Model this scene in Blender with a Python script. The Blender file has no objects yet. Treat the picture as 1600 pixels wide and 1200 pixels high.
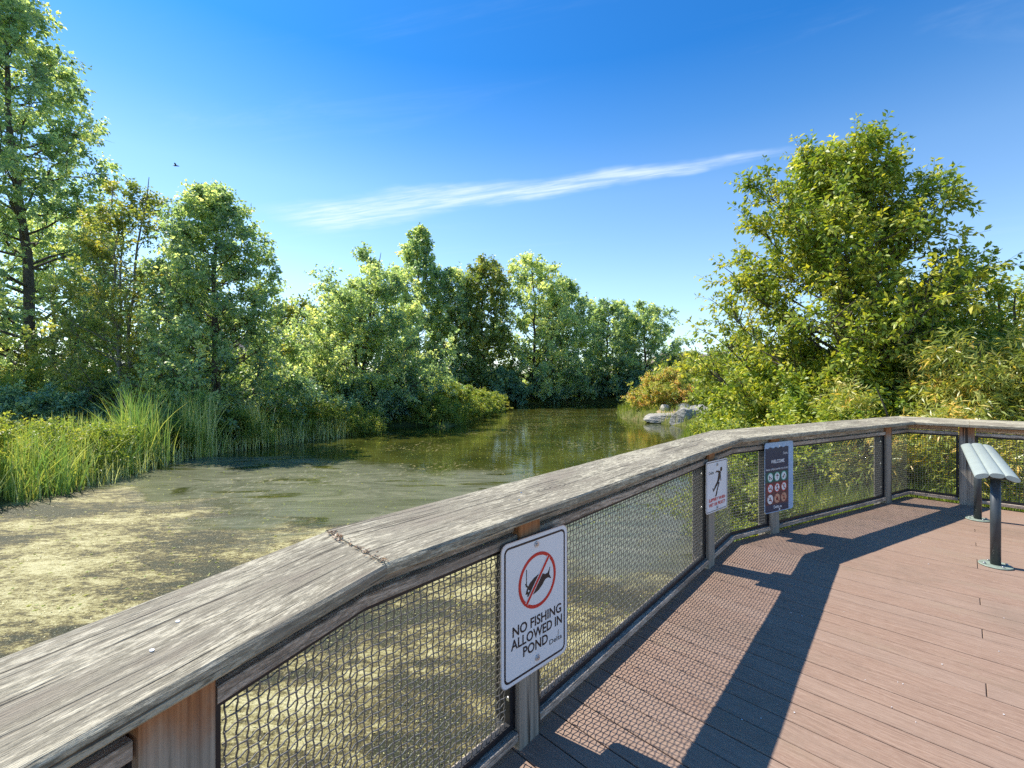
import bpy, bmesh, math, random
import numpy as np
from mathutils import Vector, Matrix

sc = bpy.context.scene
COL = sc.collection
R = math.radians
rnd = random.Random(7)

# ------------------------------------------------------------------ camera
EYE = 1.557                       # eye height over the deck boards
cd = bpy.data.cameras.new('camera')
cam = bpy.data.objects.new('camera', cd); COL.objects.link(cam)
cam.location = (0, 0, EYE); cam.rotation_euler = (R(90), 0, 0)
cd.sensor_width = 36.0; cd.lens = 36.0 * 711 / 1600
cd.shift_y = -0.0031; cd.clip_start = 0.05; cd.clip_end = 4000
sc.camera = cam

# ------------------------------------------------------------------ sun and sky
SUN_EL = 54.0
sun_h = Vector((-0.83, 0.56)).normalized()
sun_v = Vector((sun_h.x * math.cos(R(SUN_EL)), sun_h.y * math.cos(R(SUN_EL)), math.sin(R(SUN_EL))))
sl = bpy.data.lights.new('sun', 'SUN'); sl.energy = 3.0; sl.angle = R(0.5); sl.color = (1.0, 0.93, 0.82)
so = bpy.data.objects.new('sun', sl); COL.objects.link(so)
so.rotation_euler = (-sun_v).to_track_quat('-Z', 'Y').to_euler(); so.location = (-20, 14, 30)
world = bpy.data.worlds.new('World'); sc.world = world; world.use_nodes = True
wn = world.node_tree.nodes; wl = world.node_tree.links; wn.clear()
sky = wn.new('ShaderNodeTexSky'); sky.sky_type = 'NISHITA'; sky.sun_disc = False
sky.sun_elevation = R(SUN_EL); sky.sun_rotation = math.atan2(sun_v.x, sun_v.y)
sky.air_density = 1.0; sky.dust_density = 0.35; sky.ozone_density = 2.2; sky.altitude = 0
hs = wn.new('ShaderNodeHueSaturation'); hs.inputs['Saturation'].default_value = 1.0; hs.inputs['Value'].default_value = 1.0
wl.new(sky.outputs[0], hs.inputs['Color'])
# deeper, polarised blue higher up
tint = wn.new('ShaderNodeValToRGB'); te = tint.color_ramp.elements
while len(te) < 6: te.new(0.5)
for q_, (p_, c_) in zip(te, [(0.0, (.90, .93, 1.0)), (0.2, (.84, .93, .97)), (0.37, (.60, .82, .95)), (0.47, (.31, .65, .90)), (0.57, (.12, .51, .86)), (1.0, (.13, .47, .84))]):
    q_.position = p_; q_.color = (*c_, 1)
# thin cirrus, laid on a plane high above (direction / height), the same from anywhere
tc = wn.new('ShaderNodeTexCoord')
sx = wn.new('ShaderNodeSeparateXYZ'); wl.new(tc.outputs['Generated'], sx.inputs[0])
def wm(op, a, b=None, c=None, clamp=False):
    n = wn.new('ShaderNodeMath'); n.operation = op; n.use_clamp = clamp
    for i, v in enumerate((a, b, c)):
        if v is None: continue
        if isinstance(v, (int, float)): n.inputs[i].default_value = v
        else: wl.new(v, n.inputs[i])
    return n.outputs[0]
wl.new(sx.outputs[2], tint.inputs[0])
tm = wn.new('ShaderNodeMix'); tm.data_type = 'RGBA'; tm.blend_type = 'MULTIPLY'; tm.inputs[0].default_value = 1.0
wl.new(hs.outputs[0], tm.inputs[6]); wl.new(tint.outputs[0], tm.inputs[7])
zc = wm('MAXIMUM', sx.outputs[2], 0.02)
px_ = wm('DIVIDE', sx.outputs[0], zc); py_ = wm('DIVIDE', sx.outputs[1], zc)
# streak axis from (-1.53,2.90) to (1.196,1.976)
ax = Vector((1.196 + 1.53, 1.976 - 2.90)); axl = ax.length; ax.normalize(); an = Vector((-ax.y, ax.x))
def lin(cx, cy, dx, dy):
    return wm('ADD', wm('MULTIPLY', wm('SUBTRACT', px_, cx), dx), wm('MULTIPLY', wm('SUBTRACT', py_, cy), dy))
al = lin(-1.53, 2.90, ax.x, ax.y); pe = lin(-1.53, 2.90, an.x, an.y)
def wnoise(sa, sp, scale, det, rough, off=0.0, dist=0.0):
    cb = wn.new('ShaderNodeCombineXYZ')
    wl.new(wm('MULTIPLY', al, sa), cb.inputs[0]); wl.new(wm('MULTIPLY', pe, sp), cb.inputs[1]); cb.inputs[2].default_value = off
    n = wn.new('ShaderNodeTexNoise'); n.inputs['Scale'].default_value = scale; n.inputs['Detail'].default_value = det
    n.inputs['Roughness'].default_value = rough; n.inputs['Distortion'].default_value = dist
    wl.new(cb.outputs[0], n.inputs['Vector']); return n.outputs[0]
def sstep(x, lo, hi):
    n = wn.new('ShaderNodeMapRange'); n.interpolation_type = 'SMOOTHSTEP'
    wl.new(x, n.inputs[0]); n.inputs[1].default_value = lo; n.inputs[2].default_value = hi
    n.inputs[3].default_value = 0.0; n.inputs[4].default_value = 1.0; return n.outputs[0]
wob = wm('MULTIPLY', wm('SUBTRACT', wnoise(1.3, 1.3, 1.0, 4, 0.6), 0.5), 0.34)
pd = wm('ADD', pe, wob)
width = wm('ADD', wm('MULTIPLY', wm('SUBTRACT', axl, al), 0.10), 0.05)
prof = wm('SUBTRACT', 1.0, wm('DIVIDE', wm('ABSOLUTE', wm('ADD', pd, -0.02)), width), clamp=True)
ends = wm('MULTIPLY', sstep(al, -0.02, 0.45), wm('SUBTRACT', 1.0, sstep(al, axl - 0.55, axl + 0.25)))
fib = wm('ADD', 0.30, wm('MULTIPLY', sstep(wnoise(1.6, 12.0, 1.6, 8, 0.66, 3.1, 0.4), 0.30, 0.72), 0.9))
streak = wm('MULTIPLY', wm('MULTIPLY', sstep(prof, 0.0, 0.9), ends), fib)
veil = wm('MULTIPLY', wm('MULTIPLY', sstep(wnoise(0.55, 2.2, 1.0, 9, 0.64, 9.3, 0.8), 0.55, 0.9), 0.13), sstep(sx.outputs[2], 0.03, 0.2))
cl = wm('MINIMUM', wm('ADD', wm('MULTIPLY', streak, 0.58), veil), 0.8)
mxw = wn.new('ShaderNodeMix'); mxw.data_type = 'RGBA'
wl.new(cl, mxw.inputs[0]); wl.new(tm.outputs[2], mxw.inputs[6]); mxw.inputs[7].default_value = (4.4, 4.9, 5.5, 1)
bg = wn.new('ShaderNodeBackground'); bg.inputs['Strength'].default_value = 0.090
wl.new(mxw.outputs[2], bg.inputs['Color'])
wo = wn.new('ShaderNodeOutputWorld'); wl.new(bg.outputs[0], wo.inputs['Surface'])

sc.view_settings.view_transform = 'Standard'; sc.view_settings.look = 'None'
sc.view_settings.exposure = 1.42; sc.view_settings.gamma = 1; sc.view_settings.use_curve_mapping = False
sc.render.engine = 'CYCLES'
sc.cycles.max_bounces = 8; sc.cycles.diffuse_bounces = 5; sc.cycles.transmission_bounces = 4; sc.cycles.transparent_max_bounces = 4
sc.cycles.use_denoising = False
sc.cycles.caustics_reflective = False; sc.cycles.caustics_refractive = False

# ------------------------------------------------------------------ materials
class NT:
    def __init__(s, name):
        s.m = bpy.data.materials.new(name); s.m.use_nodes = True
        s.t = s.m.node_tree; s.N = s.t.nodes; s.L = s.t.links; s.N.clear()
        s.out = s.N.new('ShaderNodeOutputMaterial'); s.b = s.N.new('ShaderNodeBsdfPrincipled')
        s.L.new(s.b.outputs[0], s.out.inputs[0])
    def put(s, sock, v):
        if isinstance(v, (int, float)): sock.default_value = v
        elif isinstance(v, (tuple, list)): sock.default_value = tuple(v) + ((1,) if len(v) == 3 and sock.type == 'RGBA' else ())
        else: s.L.new(v, sock)
    def math(s, op, a, b=None, clamp=False):
        n = s.N.new('ShaderNodeMath'); n.operation = op; n.use_clamp = clamp
        s.put(n.inputs[0], a)
        if b is not None: s.put(n.inputs[1], b)
        return n.outputs[0]
    def coord(s, kind='Object', scale=(1, 1, 1), rnd_off=False):
        t = s.N.new('ShaderNodeTexCoord'); v = t.outputs[kind]
        if kind == 'World': pass
        if rnd_off:
            oi = s.N.new('ShaderNodeObjectInfo'); cb = s.N.new('ShaderNodeCombineXYZ')
            s.L.new(s.math('MULTIPLY', oi.outputs['Random'], 37.0), cb.inputs[0]); s.L.new(s.math('MULTIPLY', oi.outputs['Random'], 11.0), cb.inputs[1])
            s.L.new(s.math('MULTIPLY', oi.outputs['Random'], 5.0), cb.inputs[2])
            ad = s.N.new('ShaderNodeVectorMath'); ad.operation = 'ADD'; s.L.new(v, ad.inputs[0]); s.L.new(cb.outputs[0], ad.inputs[1]); v = ad.outputs[0]
        mp = s.N.new('ShaderNodeMapping'); mp.inputs['Scale'].default_value = scale; s.L.new(v, mp.inputs[0]); return mp.outputs[0]
    def pos(s, scale=(1, 1, 1), rot=0.0):
        g = s.N.new('ShaderNodeNewGeometry'); mp = s.N.new('ShaderNodeMapping'); mp.inputs['Scale'].default_value = scale
        mp.inputs['Rotation'].default_value = (0, 0, rot)
        s.L.new(g.outputs['Position'], mp.inputs[0]); return mp.outputs[0]
    def noise(s, v, scale=1.0, det=4, rough=0.5, dist=0.0):
        n = s.N.new('ShaderNodeTexNoise'); s.put(n.inputs['Vector'], v); n.inputs['Scale'].default_value = scale
        n.inputs['Detail'].default_value = det; n.inputs['Roughness'].default_value = rough; n.inputs['Distortion'].default_value = dist
        return n.outputs[0]
    def ramp(s, f, stops, mode='LINEAR'):
        n = s.N.new('ShaderNodeValToRGB'); n.color_ramp.interpolation = mode; e = n.color_ramp.elements
        while len(e) < len(stops): e.new(0.5)
        for q, (p, c) in zip(e, stops):
            q.position = p; q.color = (c if isinstance(c, (tuple, list)) else (c, c, c)) + (1,) if not isinstance(c, (int, float)) else (c, c, c, 1)
        s.put(n.inputs[0], f); return n.outputs[0]
    def mix(s, f, a, b, mode='MIX'):
        n = s.N.new('ShaderNodeMix'); n.data_type = 'RGBA'; n.blend_type = mode
        s.put(n.inputs[0], f); s.put(n.inputs[6], a); s.put(n.inputs[7], b); return n.outputs[2]
    def maprange(s, x, lo, hi, a=0.0, b=1.0):
        n = s.N.new('ShaderNodeMapRange'); n.interpolation_type = 'SMOOTHSTEP'; s.put(n.inputs[0], x)
        for i, v in zip((1, 2, 3, 4), (lo, hi, a, b)): n.inputs[i].default_value = v
        return n.outputs[0]
    def bump(s, h, strength=0.5, dist=0.01, prev=None):
        n = s.N.new('ShaderNodeBump'); n.inputs['Strength'].default_value = strength; n.inputs['Distance'].default_value = dist
        s.put(n.inputs['Height'], h)
        if prev is not None: s.L.new(prev, n.inputs['Normal'])
        s.L.new(n.outputs[0], s.b.inputs['Normal']); return n.outputs[0]
    def fin(s, color=None, rough=None, spec=None, metal=None):
        if color is not None: s.put(s.b.inputs['Base Color'], color)
        if rough is not None: s.put(s.b.inputs['Roughness'], rough)
        if spec is not None: s.b.inputs['Specular IOR Level'].default_value = spec
        if metal is not None: s.b.inputs['Metallic'].default_value = metal
        return s.m

def plain(name, color, rough=0.6, spec=0.4, metal=0.0, var=0.12, scale=9.0, bump=0.0):
    n = NT(name)
    f = n.noise(n.coord('Object'), scale, 5, 0.6)
    c0 = tuple(x * (1 - var) for x in color); c1 = tuple(min(1, x * (1 + var)) for x in color)
    if bump: n.bump(n.noise(n.coord('Object'), scale * 6, 4), bump, 0.004)
    return n.fin(n.ramp(f, [(0.3, c0), (0.7, c1)]), rough, spec, metal)

def wood_weathered(name, light=(0.37, 0.335, 0.25), mid=(0.20, 0.175, 0.125), dark=(0.05, 0.042, 0.033), green=0.25, crack=1.0):
    n = NT(name)
    wv = n.coord('Object', (1, 1, 1), True)
    vo = n.N.new('ShaderNodeTexVoronoi'); vo.feature = 'F1'; vo.inputs['Scale'].default_value = 1.0
    mpv = n.coord('Object', (1.7, 6.5, 6.5), True); n.L.new(mpv, vo.inputs['Vector']); dk = vo.outputs['Distance']
    wp = n.N.new('ShaderNodeVectorMath'); wp.operation = 'MULTIPLY_ADD'
    nz = n.N.new('ShaderNodeTexNoise'); nz.inputs['Scale'].default_value = 1.0; nz.inputs['Detail'].default_value = 2
    mp0 = n.coord('Object', (1.5, 5, 5), True); n.L.new(mp0, nz.inputs['Vector'])
    n.L.new(nz.outputs[1], wp.inputs[0]); wp.inputs[1].default_value = (0.0, 0.045, 0.02); n.L.new(wv, wp.inputs[2])
    def st(sc_):
        m = n.N.new('ShaderNodeMapping'); m.inputs['Scale'].default_value = sc_; n.L.new(wp.outputs[0], m.inputs[0]); return m.outputs[0]
    grain = n.noise(st((1.6, 130, 130)), 1.0, 4, 0.6)
    lines = n.noise(st((1.0, 95, 95)), 1.0, 3, 0.5)
    fibre = n.noise(st((28, 330, 330)), 1.0, 3, 0.7)
    blot = n.noise(st((17, 105, 105)), 1.0, 6, 0.8)
    big = n.noise(n.coord('Object', (2.0, 7, 7), True), 1.0, 5, 0.65)
    c = n.ramp(grain, [(0.30, mid), (0.50, tuple(0.5 * (a + b) for a, b in zip(mid, light))), (0.70, light)])
    c = n.mix(n.math('MULTIPLY', n.maprange(n.math('ADD', n.math('MULTIPLY', blot, 0.55), n.math('MULTIPLY', big, 0.45)), 0.49, 0.58), 0.9), c, tuple(min(1, x * 1.65) for x in light))
    c = n.mix(n.math('MULTIPLY', n.maprange(blot, 0.48, 0.34), 0.60), c, tuple(x * 0.55 for x in mid))
    c = n.mix(n.math('MULTIPLY', n.maprange(big, 0.46, 0.66), green), c, (0.19, 0.18, 0.105))
    c = n.mix(n.math('MULTIPLY', n.maprange(big, 0.47, 0.32), 0.35), c, (0.24, 0.19, 0.15))
    rg = n.math('MULTIPLY', n.maprange(n.math('SINE', n.math('MULTIPLY', dk, 95.0)), 0.2, 0.95), n.maprange(dk, 0.30, 0.10))
    ck = n.math('MAXIMUM', n.maprange(lines, 0.40, 0.33), n.math('MULTIPLY', rg, 0.7))
    c = n.mix(n.math('MULTIPLY', ck, 0.78 * crack), c, dark)
    c = n.mix(n.math('MULTIPLY', n.maprange(dk, 0.060, 0.035), 0.85), c, (0.13, 0.07, 0.04))
    c = n.mix(n.math('MULTIPLY', n.maprange(fibre, 0.44, 0.26), 0.6), c, tuple(x * 0.42 for x in mid))
    h = n.math('SUBTRACT', n.math('ADD', n.math('MULTIPLY', grain, 0.6), n.math('MULTIPLY', fibre, 0.5)), n.math('MULTIPLY', ck, 0.5))
    n.bump(h, 0.9, 0.006)
    return n.fin(c, 0.82, 0.25)

def wood_fresh(name, a=(0.50, 0.22, 0.085), b=(0.30, 0.115, 0.042), grey=0.3):
    n = NT(name)
    g = n.noise(n.coord('Object', (60, 60, 1.6), True), 1.0, 4, 0.6, 0.6)
    f = n.noise(n.coord('Object', (6, 6, 1.2), True), 1.0, 3, 0.6)
    c = n.ramp(g, [(0.3, b), (0.62, a)])
    c = n.mix(n.math('MULTIPLY', n.maprange(f, 0.4, 0.62), grey), c, (0.30, 0.24, 0.18))
    n.bump(g, 0.35, 0.003)
    return n.fin(c, 0.75, 0.25)

def post_wood():
    # weather-greyed low down, still orange under the cap where rain does not reach
    n = NT('post_timber')
    g = n.noise(n.coord('Object', (70, 70, 1.6), True), 1.0, 4, 0.6, 0.5)
    b = n.noise(n.coord('Object', (9, 9, 5), True), 1.0, 5, 0.65)
    fresh = n.ramp(g, [(0.3, (0.24, 0.095, 0.038)), (0.62, (0.44, 0.21, 0.095))])
    old = n.ramp(g, [(0.28, (0.17, 0.15, 0.12)), (0.66, (0.42, 0.37, 0.30))])
    sp = n.N.new('ShaderNodeSeparateXYZ'); n.L.new(n.coord('Object'), sp.inputs[0])
    hz = n.math('ADD', sp.outputs[2], n.math('MULTIPLY', n.math('SUBTRACT', b, 0.5), 0.22))
    c = n.mix(n.maprange(hz, 0.80, 0.93), old, fresh)
    ck = n.maprange(n.noise(n.coord('Object', (26, 26, 0.7), True), 1.0, 2), 0.37, 0.33)
    c = n.mix(n.math('MULTIPLY', ck, 0.85), c, (0.03, 0.02, 0.013))
    n.bump(n.math('SUBTRACT', g, ck), 0.5, 0.004)
    return n.fin(c, 0.8, 0.25)

def deck_board_mat():
    n = NT('composite_board')
    oi = n.N.new('ShaderNodeObjectInfo')
    v = n.coord('Object', (1, 1, 1), True)
    wp = n.N.new('ShaderNodeVectorMath'); wp.operation = 'MULTIPLY_ADD'
    nz = n.N.new('ShaderNodeTexNoise'); nz.inputs['Scale'].default_value = 1.0; nz.inputs['Detail'].default_value = 2
    n.L.new(n.coord('Object', (3.0, 7, 7), True), nz.inputs['Vector'])
    n.L.new(nz.outputs[1], wp.inputs[0]); wp.inputs[1].default_value = (0.02, 0.06, 0.0); n.L.new(v, wp.inputs[2])
    def st(sc_):
        m = n.N.new('ShaderNodeMapping'); m.inputs['Scale'].default_value = sc_; n.L.new(wp.outputs[0], m.inputs[0]); return m.outputs[0]
    g = n.noise(st((5, 120, 1)), 1.0, 4, 0.7)
    g2 = n.noise(st((30, 300, 1)), 1.0, 3, 0.7)
    big = n.noise(n.coord('Object', (1.3, 3, 1), True), 1.0, 5, 0.65)
    c = n.ramp(g, [(0.25, (0.18, 0.113, 0.080)), (0.5, (0.27, 0.176, 0.126)), (0.72, (0.355, 0.243, 0.178))])
    c = n.mix(n.math('MULTIPLY', n.maprange(g2, 0.5, 0.72), 0.5), c, (0.41, 0.32, 0.255))
    c = n.mix(n.math('MULTIPLY', n.maprange(g2, 0.45, 0.28), 0.4), c, (0.125, 0.075, 0.052))
    c = n.mix(n.math('MULTIPLY', n.maprange(big, 0.52, 0.74), 0.30), c, (0.27, 0.225, 0.15))
    c = n.mix(n.math('MULTIPLY', oi.outputs['Random'], 0.30), c, (0.30, 0.225, 0.175))
    c = n.mix(n.math('MULTIPLY', n.maprange(n.noise(n.pos(), 1.1, 6, 0.7), 0.50, 0.68), 0.28), c, (0.15, 0.12, 0.085))
    # algae film along the shaded edge by the fence
    n.bump(n.math('ADD', g, n.math('MULTIPLY', g2, 0.5)), 0.55, 0.003)
    return n.fin(c, 0.7, 0.3)

def leaf_mat(name, stops, trans=0.58, tcol=(1.5, 1.45, 0.6), rough=0.48, spec=0.5):
    n = NT(name)
    at = n.N.new('ShaderNodeAttribute'); at.attribute_name = 'tone'
    c = n.ramp(at.outputs['Fac'], stops)
    tr = n.N.new('ShaderNodeBsdfTranslucent')
    n.L.new(n.mix(1.0, c, tcol, 'MULTIPLY'), tr.inputs[0])
    n.put(n.b.inputs['Base Color'], c); n.b.inputs['Roughness'].default_value = rough; n.b.inputs['Specular IOR Level'].default_value = spec
    ms = n.N.new('ShaderNodeMixShader'); ms.inputs[0].default_value = trans
    n.L.new(n.b.outputs[0], ms.inputs[1]); n.L.new(tr.outputs[0], ms.inputs[2]); n.L.new(ms.outputs[0], n.out.inputs[0])
    return n.m

def bark_mat(name, a, b):
    n = NT(name); g = n.noise(n.coord('Object', (9, 9, 2.5)), 1.0, 6, 0.7)
    n.bump(g, 0.6, 0.02)
    return n.fin(n.ramp(g, [(0.3, a), (0.68, b)]), 0.9, 0.2)

M = {}
M['cap'] = wood_weathered('weathered_cap_timber')
M['rail'] = wood_weathered('weathered_rail_timber', (0.40, 0.34, 0.28), (0.24, 0.195, 0.15), (0.06, 0.045, 0.03), 0.12, 0.45)
M['fascia'] = wood_weathered('fascia_timber', (0.50, 0.34, 0.22), (0.32, 0.19, 0.11), (0.06, 0.035, 0.02), 0.1, 0.4)
M['post'] = post_wood()
M['beam'] = wood_weathered('joist_timber', (0.22, 0.19, 0.15), (0.12, 0.10, 0.08), (0.03, 0.025, 0.02), 0.3, 0.5)
M['board'] = deck_board_mat()
M['black'] = plain('black_painted_steel', (0.008, 0.009, 0.013), 0.5, 0.5, 0.0, 0.25, 30)
M['wire'] = plain('woven_wire', (0.19, 0.18, 0.165), 0.42, 0.9, 0.4, 0.3, 40)
M['bolt'] = plain('zinc_bolt', (0.55, 0.55, 0.55), 0.35, 0.5, 0.9)
M['white'] = plain('white_sign_enamel', (0.78, 0.80, 0.82), 0.35, 0.5, 0, 0.03, 3)
M['alu'] = plain('aluminium_sheet', (0.62, 0.63, 0.65), 0.4, 0.5, 0.6, 0.08)
M['ink'] = plain('black_print', (0.025, 0.018, 0.02), 0.4, 0.4)
M['red'] = plain('red_print', (0.60, 0.030, 0.022), 0.4, 0.4)
M['navy'] = plain('navy_print', (0.035, 0.045, 0.085), 0.4, 0.4, 0, 0.2, 3)
M['maroon'] = plain('maroon_print', (0.13, 0.045, 0.05), 0.4, 0.4)
M['dgreen'] = plain('green_print_band', (0.02, 0.085, 0.075), 0.4, 0.4)
M['mint'] = plain('mint_print', (0.08, 0.48, 0.36), 0.4, 0.4)
M['pwhite'] = plain('white_print', (0.8, 0.82, 0.84), 0.4, 0.4, 0, 0.03)
M['tan'] = plain('tan_print', (0.62, 0.33, 0.22), 0.4, 0.4)
M['film'] = plain('pale_blue_backing', (0.34, 0.50, 0.72), 0.4, 0.5, 0, 0.12, 14)
M['slat'] = plain('pale_green_grey_enamel', (0.31, 0.355, 0.33), 0.5, 0.35, 0, 0.06, 12)
M['pole'] = plain('dark_grey_pole_paint', (0.045, 0.055, 0.062), 0.42, 0.5, 0, 0.2, 12)
M['plate'] = plain('worn_green_base_plate', (0.22, 0.27, 0.22), 0.6, 0.4, 0, 0.3, 25)
M['rock'] = None
def rock_mat():
    n = NT('granite_boulder'); a = n.noise(n.pos(), 2.6, 8, 0.68); b = n.noise(n.pos(), 16, 5, 0.7)
    c = n.ramp(a, [(0.32, (0.17, 0.16, 0.135)), (0.5, (0.36, 0.34, 0.29)), (0.68, (0.52, 0.49, 0.42))])
    c = n.mix(n.maprange(b, 0.55, 0.7), c, (0.22, 0.21, 0.18)); n.bump(n.math('ADD', a, n.math('MULTIPLY', b, 0.4)), 0.9, 0.08)
    return n.fin(c, 0.85, 0.3)
M['rock'] = rock_mat()
M['bark'] = bark_mat('grey_brown_bark', (0.045, 0.036, 0.028), (0.16, 0.135, 0.11))
M['bark_pale'] = bark_mat('pale_grey_bark', (0.10, 0.09, 0.075), (0.30, 0.28, 0.24))
G = lambda *a: a
M['leaf_alder'] = leaf_mat('alder_leaves', [(0.0, (0.179, 0.279, 0.221)), (0.45, (0.36, 0.498, 0.338)), (0.8, (0.691, 0.762, 0.439)), (1.0, (0.8, 0.8, 0.503))])
M['leaf_dark'] = leaf_mat('dark_shrub_leaves', [(0.0, (0.13, 0.245, 0.175)), (0.6, (0.289, 0.461, 0.278)), (1.0, (0.645, 0.737, 0.362))], 0.3)
M['leaf_birch'] = leaf_mat('birch_leaves', [(0.0, (0.147, 0.223, 0.081)), (0.5, (0.297, 0.371, 0.121)), (1.0, (0.668, 0.594, 0.164))], 0.42)
M['leaf_right'] = leaf_mat('bright_cherry_leaves', [(0.0, (0.139, 0.233, 0.042)), (0.45, (0.286, 0.383, 0.058)), (0.8, (0.537, 0.546, 0.075)), (1.0, (0.763, 0.699, 0.146))], 0.36)
M['leaf_yellow'] = leaf_mat('yellow_green_leaves', [(0.0, (0.15, 0.24, 0.055)), (0.5, (0.30, 0.38, 0.085)), (1.0, (0.50, 0.48, 0.12))], 0.45)
M['leaf_willow'] = leaf_mat('willow_leaves', [(0.0, (0.164, 0.222, 0.05)), (0.5, (0.328, 0.38, 0.083)), (0.8, (0.605, 0.55, 0.15)), (1.0, (1.0, 0.635, 0.167))], 0.34, rough=0.36)
M['leaf_red'] = leaf_mat('reddish_bush_leaves', [(0.0, (0.246, 0.335, 0.084)), (0.4, (0.524, 0.535, 0.134)), (0.7, (0.771, 0.552, 0.234)), (1.0, (0.8, 0.452, 0.268))], 0.45)
M['reed'] = leaf_mat('reed_blades', [(0.0, (0.187, 0.34, 0.092)), (0.5, (0.344, 0.475, 0.132)), (0.78, (0.685, 0.633, 0.162)), (1.0, (0.8, 0.8, 0.448))], 0.32, (1.3, 1.35, 0.7))
M['grass'] = leaf_mat('bank_grass_blades', [(0.0, (0.11, 0.187, 0.033)), (0.5, (0.253, 0.319, 0.05)), (0.85, (0.418, 0.418, 0.077)), (1.0, (0.495, 0.396, 0.176))], 0.36)

def ground_mat():
    n = NT('bank_soil_and_turf'); a = n.noise(n.pos(), 0.5, 6, 0.6); b = n.noise(n.pos(), 7, 6, 0.7)
    c = n.ramp(a, [(0.35, (0.075, 0.085, 0.028)), (0.55, (0.14, 0.15, 0.045)), (0.7, (0.23, 0.17, 0.09))])
    c = n.mix(n.maprange(b, 0.4, 0.7), c, (0.09, 0.10, 0.035)); n.bump(b, 0.8, 0.05)
    return n.fin(c, 0.95, 0.1)
M['ground'] = ground_mat()
def sand_mat():
    n = NT('dry_sandy_soil'); b = n.noise(n.pos(), 5, 6, 0.7)
    n.bump(b, 0.6, 0.03); return n.fin(n.ramp(b, [(0.3, (0.32, 0.23, 0.13)), (0.7, (0.50, 0.38, 0.25))]), 0.95, 0.1)
M['sand'] = sand_mat()

def water_mat():
    n = NT('pond_water')
    P = n.pos(); sp = n.N.new('ShaderNodeSeparateXYZ'); n.L.new(P, sp.inputs[0]); X, Y = sp.outputs[0], sp.outputs[1]
    wob = n.math('MULTIPLY', n.math('SUBTRACT', n.noise(P, 0.42, 5, 0.62), 0.5), 5.0)
    # distance out from the boardwalk, bending away on the left
    d = n.math('ADD', n.math('ADD', Y, wob), n.math('MULTIPLY', X, 0.40))
    # 1. clear water: green-brown, mirror-like; speckled with floating leaves
    clear = n.ramp(n.noise(P, 0.7, 5, 0.6), [(0.35, (0.030, 0.038, 0.007)), (0.68, (0.075, 0.080, 0.014))])
    lv = n.noise(n.pos((1.0, 0.45, 1)), 7.0, 6, 0.75); lp = n.noise(P, 0.30, 4, 0.6)
    leaves = n.math('MULTIPLY', n.maprange(lv, 0.55, 0.60), n.maprange(lp, 0.50, 0.58))
    # 2. scum film in swirls
    mp = n.pos((0.30, 0.95, 1), 0.25)
    swirl = n.noise(mp, 0.85, 7, 0.60, 1.6)
    zone2 = n.math('MULTIPLY', n.maprange(d, 12.8, 11.4), n.maprange(swirl, 0.38, 0.47))
    filmc = n.ramp(n.noise(mp, 1.5, 6, 0.7, 2.0), [(0.30, (0.08, 0.088, 0.048)), (0.50, (0.15, 0.155, 0.10)), (0.72, (0.26, 0.255, 0.17))])
    dust = n.maprange(n.noise(P, 26, 3, 0.8), 0.60, 0.70)
    filmc = n.mix(n.math('MULTIPLY', dust, 0.5), filmc, (0.42, 0.40, 0.24))
    # 3. algae mats: yellow clumps with brown holes
    zone3 = n.maprange(n.math('ADD', d, n.math('MULTIPLY', n.math('SUBTRACT', swirl, 0.5), 4.0)), 7.2, 5.8)
    a1 = n.noise(n.pos((0.7, 1.5, 1), -0.25), 6.5, 12, 0.80, 0.3); a2 = n.noise(n.pos((0.6, 1.2, 1), -0.25), 0.8, 5, 0.65)
    a3 = n.noise(n.pos((1.0, 1.25, 1), -0.25), 17.0, 8, 0.8)
    a1 = n.math('ADD', n.math('MULTIPLY', a1, 0.85), n.math('ADD', n.math('MULTIPLY', a3, 0.55), -0.20))
    thr = n.math('ADD', a1, n.math('MULTIPLY', n.math('SUBTRACT', a2, 0.5), 0.95))
    mat = n.ramp(thr, [(0.42, (0.020, 0.026, 0.008)), (0.475, (0.070, 0.056, 0.018)), (0.515, (0.16, 0.13, 0.042)), (0.565, (0.33, 0.29, 0.11)), (0.66, (0.54, 0.50, 0.26))])
    fine = n.noise(P, 60, 3, 0.8)
    mat = n.mix(n.math('MULTIPLY', n.maprange(fine, 0.52, 0.36), 0.55), mat, (0.06, 0.05, 0.018))
    mat = n.mix(n.math('MULTIPLY', n.maprange(fine, 0.55, 0.66), 0.5), mat, (0.62, 0.60, 0.40))
    c = n.mix(leaves, clear, (0.20, 0.17, 0.06))
    c = n.mix(n.math('MULTIPLY', zone2, 0.85), c, filmc)
    c = n.mix(zone3, c, mat)
    r = n.math('ADD', n.math('MULTIPLY', zone2, 0.20), 0.03)
    r = n.math('ADD', r, n.math('MULTIPLY', leaves, 0.4))
    r = n.math('MAXIMUM', r, n.math('MULTIPLY', zone3, 0.62))
    rip = n.noise(n.pos((0.8, 2.2, 1)), 2.2, 3, 0.5)
    b1 = n.bump(rip, 0.10, 0.05)
    b2 = n.bump(n.math('MULTIPLY', thr, zone3), 0.8, 0.03, b1)
    n.b.inputs['IOR'].default_value = 1.33
    return n.fin(c, r, 0.5)
M['water'] = water_mat()

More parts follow.
